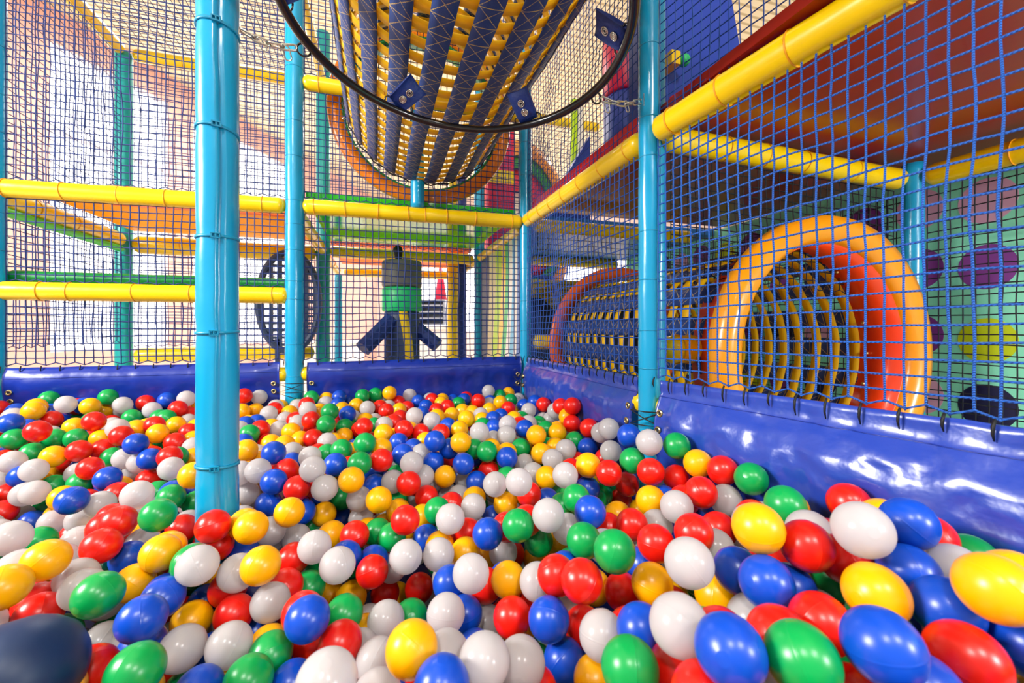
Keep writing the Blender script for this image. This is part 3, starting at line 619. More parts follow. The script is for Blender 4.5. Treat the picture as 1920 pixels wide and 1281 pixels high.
REST = {
"R": "-201,811,-635 -1149,1818,-542 -738,1739,-512 10,1410,-417 361,1422,-490 -1504,2333,-338 -1247,2333,-340 -1244,2178,-367 -1003,1972,-346 -1098,1858,-349 -869,1862,-383 -973,1831,-419 -942,1901,-435 -1210,1896,-449 -1048,1920,-478 -888,1727,-454 -997,2325,-337 -828,2201,-351 -853,2333,-365 -806,2257,-389 -827,1996,-378 -724,2020,-418 -725,1901,-428 -773,1845,-458 -656,1683,-426 -596,2274,-317 -320,2209,-361 -452,2192,-375 -342,2046,-399 -254,1864,-368 -181,1992,-429 -446,1914,-401 -237,1783,-421 -73,1905,-427 -205,1674,-451 100,2305,-387 9,2199,-389 270,2263,-377 464,2333,-387 331,2138,-394 267,2059,-395 142,2242,-408 37,2096,-391 93,1956,-399 -55,1798,-393 62,1891,-403 96,1712,-394 161,1733,-417 235,1683,-412 239,1559,-472 491,2151,-374 613,2020,-398 752,1901,-366 752,1582,-317 752,1697,-339 551,1652,-397 738,1558,-383 751,1436,-373 -42,-47,-397 -1408,2069,-367 -1113,159,-564 -1143,1653,-541 -1294,453,-492 -706,909,-515 -1370,202,-492 -330,358,-481 73,721,-560 -547,1762,-453 -1365,1604,-787 -39,-150,-397 -1077,1395,-583 -91,1509,-460 -1462,335,-492 -1086,1237,-583 -1504,2227,-358 859,33,-410 905,-32,-410 -931,190,-564 -135,-83,-481 -102,134,-481 -369,473,-538 141,294,-434 -525,1621,-469 -948,1263,-493 -70,-7,-481 -1076,1166,-513 -1427,496,-492 857,-144,-410 -635,823,-534 413,-292,-374 217,321,-434 -335,655,-566 -184,1431,-482 481,-25,-426 745,130,-363 -1434,1724,-562 -1229,2025,-406 542,-224,-426 -1501,1963,-388 75,-159,-397 -398,717,-556 -1454,1633,-562 -912,1141,-483 -110,-135,-397 -837,1586,-524 -539,251,-564 -988,1174,-513 -1342,1722,-524 -322,1512,-466 -178,583,-540 -1033,2029,-420 -1352,496,-492 949,-280,-410 -733,991,-515 123,372,-471 -762,1143,-519 406,-216,-374 76,100,-397 760,714,-402 -587,748,-534 -144,-212,-397 -681,755,-534 -939,1018,-572 -480,1690,-458 554,-299,-426 -1301,248,-492 -260,1942,-421 -617,-57,-564 501,1725,-424 -1001,417,-564 -1157,1434,-787 782,905,-425 199,390,-434 -538,-92,-481 -256,2020,-419 -459,1183,-527 -861,1654,-536 -410,1863,-445 175,2091,-427 572,1582,-436 618,1926,-432 337,315,-404 406,-42,-386 617,2143,-428 431,455,-407 780,42,-422 -183,2065,-415 108,12,-421 54,814,-597 399,620,-503 665,1357,-470 747,1313,-452 -1349,2107,-384 -604,1291,-539 821,-216,-434 174,1842,-439 -176,-29,-505 894,247,-385 -745,2230,-421 397,1796,-448 -802,94,-600 -16,550,-518 -1092,1988,-467 534,1832,-460 241,500,-508 420,281,-417 78,2100,-451 -129,1710,-480 531,235,-415 393,2259,-443 818,595,-399 40,1609,-482 -1494,2289,-394 -849,2171,-440 -246,1512,-496 -22,1831,-459 -616,2184,-434 493,1988,-458 302,-300,-410 949,-216,-446 -1014,1249,-619 -222,504,-544 -789,1301,-575 -400,574,-582 -360,2018,-467 -56,757,-626 70,538,-536 115,657,-567 -1360,1852,-517 -1402,1644,-610 -239,2237,-437 -876,88,-612 -1165,449,-540 -607,213,-612 14,1894,-471 -621,1929,-486 376,2001,-468 -1085,2243,-405 674,1669,-472 -84,1242,-608 111,-114,-445 -250,276,-529 639,1555,-472 663,1885,-472 11,-191,-445 -270,647,-626 453,-227,-474 445,561,-497 800,-139,-458 -54,593,-561 -689,1027,-563 -279,188,-529 101,266,-560 -243,1446,-525 -1295,1492,-835 -804,2325,-420 117,1572,-510 -913,2332,-420 -1524,347,-540 359,2113,-462 -692,1150,-567 51,142,-457 -626,-5,-624 -765,1816,-527 -728,945,-575 -1003,2112,-467 -60,-92,-457 -654,1767,-526 -108,-38,-541 -148,1645,-509 -1378,1541,-847 -47,45,-541 646,-142,-470 -573,1842,-506 27,1480,-552 -1222,1731,-592 925,-72,-470 -177,284,-541 -556,720,-594 -828,2108,-472 -636,302,-624 -1432,2331,-418 -1328,216,-552 -651,2124,-474 -802,1623,-576 -1080,1462,-613 -449,507,-624 -444,733,-608 -367,931,-612 -430,1327,-568 -912,27,-624 -659,886,-575 12,1220,-623 -298,328,-541 164,-153,-471 -14,2125,-481 -118,1903,-505 -670,1220,-587 -1291,145,-636 -1072,1227,-655 559,974,-545 -543,861,-606 -539,1353,-588 725,1370,-510 -646,1840,-537 -646,1467,-589 -96,2255,-464 -869,2239,-457 -836,351,-636 787,929,-497 -878,980,-591 -526,602,-606 221,1295,-607 254,554,-560 -1456,368,-564 199,694,-598 525,1368,-527 3,-258,-469 841,286,-433 -1286,1846,-541 -939,1018,-644 -684,1933,-527 23,478,-554 38,294,-584 756,-26,-482 -155,1842,-511 -1474,481,-644 -894,2025,-492 15,987,-650 665,557,-467 219,439,-543 381,320,-466 -1467,1611,-634 -832,1548,-596 286,-148,-446 -302,2328,-461 -1031,235,-636 849,537,-430 -1490,2125,-451 449,1602,-511 137,2110,-499 68,1807,-503 -1369,2199,-444 -416,1993,-503 802,801,-488 -1254,2079,-452 518,1027,-576 -555,1146,-599 418,-49,-458 480,1258,-575 161,1391,-590 -1009,1625,-624 -937,183,-648 -452,919,-618 -200,1049,-645 -582,2140,-495 -124,1772,-525 871,422,-442 698,438,-447 -240,-117,-565 547,1932,-508 -653,172,-648 616,199,-453 -956,403,-648 -39,-150,-493 -769,148,-660 -369,473,-634 10,1291,-643 -728,217,-660 266,-3,-495 -166,-10,-577 -563,1556,-604 592,1425,-545 -1521,2320,-454 -178,907,-670 -278,1118,-630 637,634,-507 -12,2319,-493 606,2020,-514 -332,-123,-577 344,1533,-551 -1512,288,-588 130,1510,-575 491,592,-542 -1393,2266,-456 -1296,1435,-883 -993,290,-660 -353,1418,-573 -539,2048,-515 -1192,2322,-453 -1236,1514,-883 -658,2325,-468 -537,780,-630 -899,2183,-493 810,729,-496 451,2245,-503 -872,1482,-624 -851,1810,-570 534,1535,-536 60,406,-578 482,1095,-597 -1528,2247,-454 -1516,579,-668 -936,1931,-551 39,1624,-554 -407,1105,-627 -305,-17,-589 470,371,-500 -431,140,-589 714,1752,-532 -104,1359,-628 66,1890,-527 -618,913,-627 -85,933,-688 568,577,-519 -1220,128,-672 -896,1375,-639 -330,1647,-567 239,225,-477 149,1706,-540 763,183,-469 -202,1888,-542 -207,1622,-567 -628,2201,-506 191,-12,-505 77,2147,-517 431,1777,-532 276,924,-647 804,861,-533 513,2196,-522 826,-292,-518 -797,1693,-597 457,1414,-565 -1519,1646,-670 424,1544,-554 193,760,-668 807,588,-471 770,34,-518 -1061,2102,-515 -647,1031,-623 -48,-13,-589 -1035,2332,-465 538,866,-581 -145,1234,-655 -1031,401,-672 91,2312,-524 -84,2178,-517 -1363,1836,-589 649,16,-530 -404,885,-672 752,1532,-523 619,944,-573 -642,2054,-543 -1417,1537,-907 -785,1087,-639 694,-132,-530 -402,-7,-601 83,1273,-667 452,1019,-621 737,495,-481 -460,1756,-566 751,2003,-536 735,1874,-540 531,2269,-525 -8,259,-632 -219,1810,-560 -277,-171,-601 -691,917,-635 82,908,-689 -1342,1519,-907 293,1057,-663 601,1029,-582 172,363,-573 -186,-157,-601 489,-48,-546 282,1703,-547 52,1036,-689 -323,1565,-579 574,646,-561 117,715,-680 204,1531,-597 -968,1396,-672 263,-113,-506 713,-51,-542 -767,2045,-552 569,309,-501 -896,24,-696 -215,995,-694 331,-177,-506 -1459,2267,-490 677,173,-495 -171,829,-710 185,1111,-695 189,2100,-547 -531,1870,-572 -18,653,-693 630,1559,-556 -875,1253,-648 -1067,1351,-715 119,515,-620 -26,1515,-597 702,1353,-578 453,507,-543 -269,1683,-585 -887,1714,-643 591,2321,-537 -260,496,-640 -1455,408,-624 -952,342,-696 55,763,-698 -1087,351,-696 597,161,-511 342,104,-531 28,-188,-529 -313,2203,-537 -14,2125,-553 -118,1903,-577 -299,-82,-625 -969,1087,-657 -466,249,-682 -56,757,-722 -407,2050,-563 -431,469,-682 815,417,-502 -281,108,-625 661,2001,-560 317,1975,-559 -739,1540,-660 223,1875,-556 93,1397,-646 597,1285,-602 -1333,2265,-504 -1212,1727,-676 -935,2231,-533 -1035,2049,-565 -1451,1607,-706 -1158,1848,-619 -200,1559,-603 -980,2322,-516 -1402,1755,-706 652,1774,-568 181,1662,-590 84,1688,-580 -651,214,-708 -316,1364,-649 -1181,1353,-727 -611,1259,-652 -1036,1222,-727 -256,2020,-563",
"Y": "466,351,-429 -1105,1927,-521 -1088,1854,-527 -799,1701,-517 209,1401,-486 -1272,2131,-321 -1321,2227,-321 -1148,2231,-328 -1153,2333,-367 -1101,2046,-377 -976,1959,-411 -1047,1841,-434 -1161,1970,-508 -785,2315,-352 -895,2015,-392 -890,2086,-400 -793,2090,-400 -722,2091,-414 -785,1918,-394 -687,1961,-437 -637,1815,-469 -455,2333,-386 -248,2333,-359 -594,2233,-382 -552,2290,-391 -386,2167,-389 -250,2081,-373 -161,2155,-383 -100,2206,-377 -426,2008,-415 -330,1885,-413 -288,1831,-436 -133,1870,-443 -167,1807,-446 -382,1793,-433 -327,1745,-429 -415,1605,-403 -390,1649,-455 -74,2333,-351 56,2278,-333 329,2303,-386 309,2205,-387 100,2180,-405 395,2077,-408 452,2117,-424 -55,2008,-412 242,1866,-386 316,1912,-392 355,1778,-383 20,1713,-404 310,1694,-407 269,1445,-390 172,1656,-433 11,1541,-416 194,1612,-487 709,2333,-372 593,2093,-379 518,2024,-400 434,2017,-408 447,1879,-415 575,1806,-404 541,1437,-384 752,1632,-370 660,1523,-404 702,1623,-420 391,1505,-437 432,1442,-439 530,1532,-464 606,1416,-429 540,1386,-435 -191,526,-482 -1312,1548,-787 -1243,1419,-787 139,-287,-374 -77,230,-481 180,449,-472 -652,155,-564 -625,680,-534 641,1269,-455 -420,70,-481 -753,822,-482 765,-94,-410 -475,186,-481 10,139,-397 239,-275,-374 -785,263,-564 481,64,-379 -549,808,-534 -558,-23,-481 803,80,-363 -238,-144,-481 -132,293,-481 -33,40,-397 328,1605,-446 -440,610,-534 760,-181,-410 -501,713,-534 178,-66,-397 -514,77,-481 -134,382,-451 -464,-115,-481 802,663,-370 669,182,-363 -1291,145,-564 146,156,-397 341,-250,-374 -1248,1683,-540 -99,1646,-449 -1509,1744,-499 -185,242,-481 33,208,-512 -825,1909,-455 -1203,400,-492 -1198,1540,-562 -402,-7,-481 946,-122,-410 -1318,1899,-461 -1170,1745,-532 -926,1331,-531 -836,351,-564 -630,261,-564 -866,225,-564 -171,-182,-481 -86,442,-451 828,169,-361 -576,1354,-517 -1446,2178,-367 -1022,1242,-513 124,1795,-419 -332,-123,-481 -1078,224,-564 -1493,1825,-499 -65,361,-453 689,587,-400 503,2223,-407 -684,2157,-409 177,-224,-374 -276,700,-578 -1222,1336,-787 -879,1394,-528 -552,881,-534 -1108,287,-492 -768,1061,-519 -654,2063,-423 -304,2138,-408 -161,1515,-472 120,2039,-430 142,1911,-430 44,2000,-431 485,-98,-438 434,1244,-513 360,1321,-511 59,1769,-435 326,2053,-439 -235,2157,-417 655,2083,-440 -948,2049,-436 -454,1629,-493 380,1919,-446 517,2086,-442 -122,504,-495 493,973,-516 646,2221,-429 488,1601,-451 -1303,2003,-421 -483,785,-572 -548,2162,-422 121,-234,-423 611,1644,-448 -334,741,-591 -911,1459,-552 -31,2332,-413 173,2329,-429 -1310,1416,-811 -648,1363,-553 586,2063,-454 598,1375,-491 305,2251,-442 709,1550,-460 62,1262,-587 -986,1568,-582 327,77,-435 344,2184,-450 -850,291,-600 -561,653,-570 482,2283,-443 -342,1575,-495 -509,2229,-432 608,2289,-441 -74,-201,-433 -347,2212,-431 -283,7,-517 -1399,339,-528 -1149,1588,-584 -1519,1646,-598 -1529,2062,-403 -217,1606,-495 174,2162,-450 -416,1431,-534 153,1977,-454 422,203,-427 -516,2330,-442 -307,528,-582 698,1283,-497 -1415,2129,-415 -901,1829,-523 32,70,-445 -76,340,-529 -12,246,-560 -980,1956,-487 -1299,1651,-588 -2,680,-609 -956,244,-612 -726,1466,-565 -441,2157,-446 273,2184,-455 230,-44,-447 659,-22,-458 -349,1849,-482 324,405,-482 -315,449,-586 -419,855,-604 270,134,-445 -482,1243,-561 -541,27,-529 -735,2145,-464 450,2052,-468 914,39,-458 526,2157,-462 -295,-164,-529 696,2167,-453 430,803,-542 194,-303,-422 -1526,232,-540 130,714,-608 13,-56,-457 -1252,1598,-622 -913,2106,-469 -167,2147,-456 303,262,-452 -716,1294,-579 -978,1429,-608 -1213,1452,-847 -1020,1505,-608 343,-198,-434 -730,1997,-494 -856,184,-624 337,903,-576 -253,1671,-513 -1111,403,-552 -437,34,-541 436,2332,-467 585,-258,-486 -498,1870,-494 222,48,-457 -148,76,-541 520,-183,-486 120,2205,-469 -585,961,-579 -1238,195,-624 -1036,1364,-643 -1439,555,-632 299,-73,-434 730,-110,-470 517,-282,-486 -136,845,-643 118,-296,-459 411,396,-454 -46,1665,-503 -347,1144,-584 -703,-37,-624 867,188,-421 -243,-42,-553 703,30,-482 -102,134,-553 -1341,2060,-440 -372,-66,-553 -466,249,-610 -1124,1402,-710 -1361,1468,-859 668,702,-497 -1080,1566,-620 -1342,1722,-596 -814,1963,-510 -164,1574,-531 728,1620,-489 815,654,-442 -484,181,-553 237,1879,-484 675,100,-441 -796,2215,-469 -690,2224,-469 -958,1792,-561 824,65,-482 440,1929,-497 592,280,-439 -723,779,-587 593,527,-467 -1358,291,-564 504,294,-451 526,1151,-564 -1325,2289,-432 222,289,-506 430,1205,-573 -443,2325,-467 279,-233,-446 52,5,-469 -1518,1990,-470 -142,-189,-553 120,2039,-502 -1130,2052,-504 -883,248,-648 -1134,282,-648 582,1594,-508 757,677,-486 -1109,2314,-441 515,2041,-504 -1004,2259,-467 -410,1863,-517 -649,1100,-603 178,570,-584 553,711,-538 19,1362,-604 -1515,1845,-583 627,1945,-502 515,527,-495 735,571,-453 395,2197,-503 -440,610,-630 377,644,-575 409,115,-465 -47,502,-567 223,1665,-533 -1221,2239,-451 -784,1896,-554 57,225,-608 767,307,-457 -232,2041,-499 -477,822,-644 271,829,-635 744,92,-459 583,98,-475 108,1328,-618 -794,947,-611 -829,2047,-516 -1450,1952,-464 170,485,-578 357,1935,-515 188,-84,-493 -1212,277,-588 651,2332,-494 -599,650,-630 549,2110,-514 99,588,-609 662,1398,-536 621,2250,-501 -1116,1508,-656 261,2333,-501 -81,811,-681 -380,2235,-491 736,804,-521 -125,1049,-663 -663,808,-615 -1376,174,-588 398,-161,-470 -526,1280,-604 -808,2285,-479 284,605,-609 331,522,-572 -43,1206,-671 383,25,-482 -1255,493,-600 -306,1280,-642 -246,1945,-529 -850,1164,-595 -754,1247,-624 -948,1590,-645 -1337,2138,-468 -460,2084,-524 825,350,-469 -503,702,-642 946,-122,-518 -479,-8,-589 669,1285,-563 815,-187,-518 -575,1692,-575 -99,714,-677 -1066,287,-672 -1157,1434,-895 -1187,1782,-636 -1268,1793,-610 787,-90,-518 180,2216,-515 -700,111,-672 601,1150,-611 -420,70,-601 221,1043,-672 -555,181,-684 -1404,469,-612 480,-273,-546 890,157,-481 -1087,187,-684 -988,1174,-633 556,466,-501 312,394,-554 -157,116,-601 -379,555,-654 -397,723,-676 391,2326,-526 -993,57,-684 -462,1302,-628 -297,380,-601 726,1438,-544 -581,1812,-573 483,2332,-526 450,2052,-540 260,678,-640 703,648,-533 753,738,-545 -758,341,-684 -372,1488,-587 675,1045,-561 -609,841,-654 367,1330,-619 685,2092,-548 -516,2330,-526 387,366,-526 -1252,1598,-694 -408,-133,-613 715,368,-493 -547,1009,-651 -1319,515,-624 -136,2282,-521 176,184,-529 192,899,-692 -1258,1377,-919 138,111,-529 890,-165,-542 -373,2305,-526 -1478,521,-704 -995,185,-696 -839,2211,-529 -784,1828,-599 -175,1959,-564 172,1451,-628 265,480,-591 749,1674,-535 -881,1977,-554 -395,1928,-554 -25,972,-712 -620,1436,-649 567,798,-603 -889,1547,-660 218,593,-645 -957,2002,-552 -335,760,-699 -350,48,-613 607,2083,-550 -1069,73,-696 204,1236,-688 -428,1821,-578 -285,1901,-577 -108,-38,-625 647,465,-513 -267,1231,-678 -869,2329,-516 -1274,2148,-502 -84,2334,-523 311,2314,-549 886,308,-505 757,-300,-554 -987,1768,-655 46,965,-713 65,141,-541 25,363,-626 460,1210,-643 -372,418,-682 -1331,1773,-646 -451,661,-678 -564,1627,-618 10,1254,-704 -107,876,-727 339,658,-644 243,1299,-679 -1245,372,-636 790,796,-569 -1017,1956,-598 -831,1755,-624 -1186,1369,-931 -1288,1866,-613 407,286,-536 114,2249,-550 -405,204,-625 -385,1161,-668 458,919,-638 818,651,-514 -1526,232,-636",
"W": "-1150,1836,-441 -1050,1761,-455 -1194,1865,-512 -966,1813,-491 -826,1853,-507 -628,1621,-447 138,1399,-476 284,1434,-522 166,1446,-522 225,1449,-563 248,1366,-542 100,1445,-590 487,1323,-479 -1357,2171,-348 -1222,2220,-314 -1058,2276,-335 -1081,2333,-371 -1008,2095,-391 -911,1928,-369 -820,2263,-317 -952,2276,-363 -776,2161,-404 -659,1879,-445 -836,1809,-451 -776,1770,-460 -547,2333,-334 -462,2263,-374 -369,2260,-376 -244,2262,-369 -459,2116,-378 -290,2024,-354 -391,2098,-405 -385,1950,-414 -321,1977,-399 -207,1891,-415 -517,1904,-397 -182,1738,-429 -412,1716,-449 -289,1671,-439 -216,1559,-430 -49,2156,-384 35,2333,-382 160,2333,-358 52,2255,-401 265,2333,-385 -16,2066,-428 146,1850,-372 214,1800,-386 23,1831,-399 145,1537,-445 581,2292,-349 555,2171,-398 718,2220,-404 752,2283,-401 457,1950,-407 677,1900,-389 752,1762,-370 741,1883,-434 610,1713,-406 488,1617,-381 417,1571,-426 352,1522,-379 453,1516,-396 752,1814,-418 615,1346,-418 553,1316,-438 489,1415,-476 745,1284,-341 752,1349,-370 734,1252,-408 46,281,-512 164,-153,-399 -344,570,-534 263,81,-397 -577,1893,-435 -1362,1644,-532 -1491,1879,-388 -330,-34,-481 -20,1617,-443 -17,-241,-397 -1223,225,-492 -1033,1451,-553 -1031,1312,-583 -769,148,-564 -789,888,-482 -248,70,-481 -202,671,-578 -860,145,-564 383,25,-374 -1482,492,-572 353,107,-369 -642,1485,-517 54,-236,-397 -266,596,-566 -846,1050,-519 -1377,398,-492 556,-31,-426 -969,1087,-513 -1111,445,-492 -1511,1709,-562 -416,1370,-498 -433,514,-538 -861,1211,-483 -595,2109,-414 272,287,-392 339,-79,-374 89,-55,-397 -1049,402,-492 -673,2228,-395 645,6,-339 -1219,150,-564 395,165,-369 -1124,1402,-638 -670,1199,-515 363,1089,-524 -47,502,-471 -1196,1358,-554 901,170,-361 68,194,-397 -1130,1335,-583 -1134,282,-564 -1417,1537,-787 768,1067,-425 230,163,-369 -874,18,-564 278,367,-434 -1391,271,-492 -878,980,-519 -526,602,-534 -44,1690,-436 -1419,1875,-453 -1056,350,-564 -664,-2,-564 -363,132,-481 -692,298,-564 351,-156,-374 675,100,-369 547,2327,-405 -1006,217,-564 -626,-44,-481 -1281,383,-492 -1209,1463,-590 -1232,1777,-502 792,-28,-410 56,341,-471 -201,407,-481 -1093,84,-564 69,1544,-465 -972,1498,-548 -659,979,-515 -1468,1601,-787 -177,108,-481 -555,107,-564 699,-135,-410 -1148,2037,-432 -110,2104,-415 -355,1330,-520 -494,537,-576 718,-41,-422 234,1930,-424 -710,1799,-478 524,32,-438 -71,701,-573 251,432,-465 -60,1760,-456 -1197,2090,-411 -754,1247,-540 -829,2036,-444 -1069,1618,-571 -624,2327,-395 121,1501,-503 667,1991,-442 149,525,-512 331,1753,-449 822,746,-426 -266,1734,-473 751,1676,-427 -253,1151,-568 423,103,-393 -1131,1517,-586 -134,195,-505 123,591,-537 269,1154,-571 205,116,-421 -1360,2248,-384 874,104,-434 526,494,-430 -431,140,-517 123,1693,-472 41,2161,-445 -1019,2176,-423 -163,2271,-425 -330,1647,-495 156,1292,-578 435,1093,-542 666,1810,-460 268,217,-405 -757,1920,-491 -530,1079,-555 751,757,-461 497,1903,-460 690,-305,-446 245,2293,-442 836,476,-394 432,1357,-517 -428,968,-570 -468,1566,-534 -1028,1114,-549 -955,126,-600 465,1775,-460 582,1984,-456 745,2020,-452 639,242,-399 -222,1844,-475 -1430,2241,-396 20,1679,-472 158,1030,-602 -84,2178,-445 -162,610,-609 -346,1717,-498 498,428,-440 446,1697,-472 265,1243,-583 -1154,2270,-403 -716,149,-612 54,2317,-450 330,2324,-454 350,-17,-422 -1014,65,-612 -187,1207,-600 -1451,282,-540 528,1659,-472 -250,2092,-445 -509,2113,-459 -921,1276,-579 -841,917,-553 143,423,-530 -914,1203,-531 -1429,196,-540 -1529,527,-620 -813,1094,-567 -58,446,-519 221,-195,-422 -1189,1512,-638 -1333,368,-540 191,1513,-527 -1419,1635,-835 494,112,-439 -408,-133,-541 589,1877,-484 -206,1115,-615 138,-44,-457 -1283,295,-552 408,1866,-484 580,888,-524 -376,80,-541 -1339,446,-552 -1119,216,-624 -594,804,-594 138,111,-457 608,1300,-518 -604,1643,-529 -372,677,-627 -373,2305,-454 105,864,-627 -583,1753,-525 750,373,-421 54,608,-548 552,162,-439 -449,1064,-584 -213,-187,-541 122,2285,-465 -220,557,-616 -280,1985,-479 -890,1721,-571 -1469,1691,-622 -359,3,-541 193,1097,-623 777,239,-421 -100,264,-541 -500,1677,-526 -1218,1814,-562 -1214,2020,-481 436,35,-434 -485,1133,-587 6,796,-650 369,785,-578 -310,1482,-539 -969,1087,-585 -9,406,-554 -926,312,-636 419,1303,-563 22,880,-655 -731,1085,-591 721,1933,-488 -1100,112,-636 -74,659,-633 -340,1328,-592 96,470,-554 949,-280,-482 281,349,-506 -734,2330,-444 332,1818,-494 -658,962,-587 -152,1995,-497 -112,555,-585 94,352,-544 -71,1526,-532 239,999,-615 190,2036,-487 -1272,1530,-662 -273,1581,-531 646,487,-441 43,2051,-491 -198,657,-650 -482,93,-553 376,1386,-551 707,248,-433 139,1925,-502 -86,2113,-488 470,1480,-539 273,1960,-499 35,-131,-481 256,2078,-499 345,1678,-511 -300,65,-565 -560,2208,-481 -154,758,-662 -861,1654,-608 601,1214,-570 -166,2071,-487 -861,1236,-577 613,806,-538 117,781,-650 -789,286,-648 488,192,-463 -1153,1717,-624 -841,37,-648 -397,1629,-544 -249,908,-653 189,2282,-489 311,990,-623 226,1575,-541 726,-252,-506 326,2053,-511 -500,2269,-491 654,-76,-506 691,2225,-501 -578,2315,-490 226,2157,-510 -1130,1335,-679 -279,1743,-545 -167,2333,-475 -708,2084,-516 -662,1701,-563 -1166,1458,-686 -119,-102,-577 257,-302,-470 -1026,1294,-679 497,943,-582 -23,110,-577 -719,852,-611 -295,2252,-485 299,2135,-510 -312,691,-665 -111,-226,-493 -335,136,-577 -501,1808,-536 -1191,1585,-658 10,595,-609 -922,2290,-479 252,2251,-502 -147,213,-577 655,-274,-506 -1384,527,-668 -1193,2096,-483 942,-11,-506 62,1985,-515 450,452,-490 -956,2058,-508 -1218,1955,-549 414,1991,-530 -210,1280,-644 25,1436,-610 563,236,-487 437,-191,-534 509,760,-581 -313,2041,-525 -1035,1120,-621 -20,1047,-681 -36,312,-589 -491,1545,-606 347,-107,-482 -398,1029,-632 824,480,-469 -266,1423,-590 -153,361,-589 -601,120,-672 75,78,-505 -471,1932,-530 67,-252,-505 -715,1339,-635 -494,537,-672 -1418,317,-600 -246,1512,-568 535,1215,-599 -602,253,-672 -892,383,-672 -1529,2062,-475 -231,1172,-652 -1024,1451,-661 -1435,2183,-475 -688,744,-642 -1391,1995,-514 -1181,231,-672 250,1390,-610 -1224,1319,-895 -132,293,-601 486,1896,-544 -1119,1975,-573 -1383,244,-612 293,1880,-532 -936,1302,-651 -703,1137,-639 -743,1647,-609 561,393,-499 332,293,-512 -20,-82,-517 -212,733,-698 -245,434,-601 -738,-15,-684 -27,895,-705 305,194,-489 -1310,257,-612 -599,37,-684 -735,1464,-637 375,2103,-535 -713,1865,-578 -42,-222,-517 -1204,1655,-666 -17,2048,-539 128,426,-602 554,1078,-612 -796,219,-684 -818,1011,-639 739,989,-545 878,-34,-530 153,1598,-573 470,78,-499 670,1693,-544 -1133,2142,-507 -681,1276,-639 509,675,-582 333,-37,-494 484,1336,-578 542,1472,-569 -253,661,-698 -1225,1884,-581 -619,1515,-636 -1180,470,-612 -3,-7,-517 311,2209,-527 -538,-92,-601 -946,2145,-536 -308,2123,-528 -1233,1448,-919 -335,611,-688 -230,5,-613 -844,301,-696 -1047,1537,-680 525,1608,-556 -811,1622,-648 -438,2266,-527 -616,717,-666 -1461,1808,-631 683,1135,-585 361,1136,-656 -156,2160,-528 -1268,2015,-543 222,48,-529 -699,1603,-648 533,-104,-558 -641,1776,-597 316,1624,-578 -1175,2023,-553 -1238,195,-696 -223,2200,-524 133,-291,-531 639,1477,-570 -525,2112,-543 340,800,-652 -463,752,-684 820,143,-493 -1460,2019,-500 -1469,1691,-694 -592,1094,-651 421,1705,-556 6,828,-717 173,287,-566 -394,1363,-630 436,177,-511 638,556,-534 -926,1211,-615 60,1504,-611 -539,1754,-585 -1419,1635,-919 -339,1086,-668 -1341,2060,-512 487,1540,-590 -1291,145,-708 -746,2325,-516 439,601,-606 -543,861,-678 -866,1319,-675 657,2177,-549 -526,602,-678 -664,-2,-708 408,1921,-568 734,255,-505 135,846,-711 -91,647,-705 -939,1018,-716 674,1213,-602 -713,1725,-618 106,359,-615 223,832,-704 -449,1064,-668 607,868,-598 450,2182,-558 -34,1374,-652 374,918,-646 -911,1865,-615 237,-251,-518 277,240,-536 453,1293,-635 -499,74,-625 -1331,1603,-706 -488,1146,-659 -268,771,-722 -657,2270,-516 -1484,1603,-931 278,1453,-628",
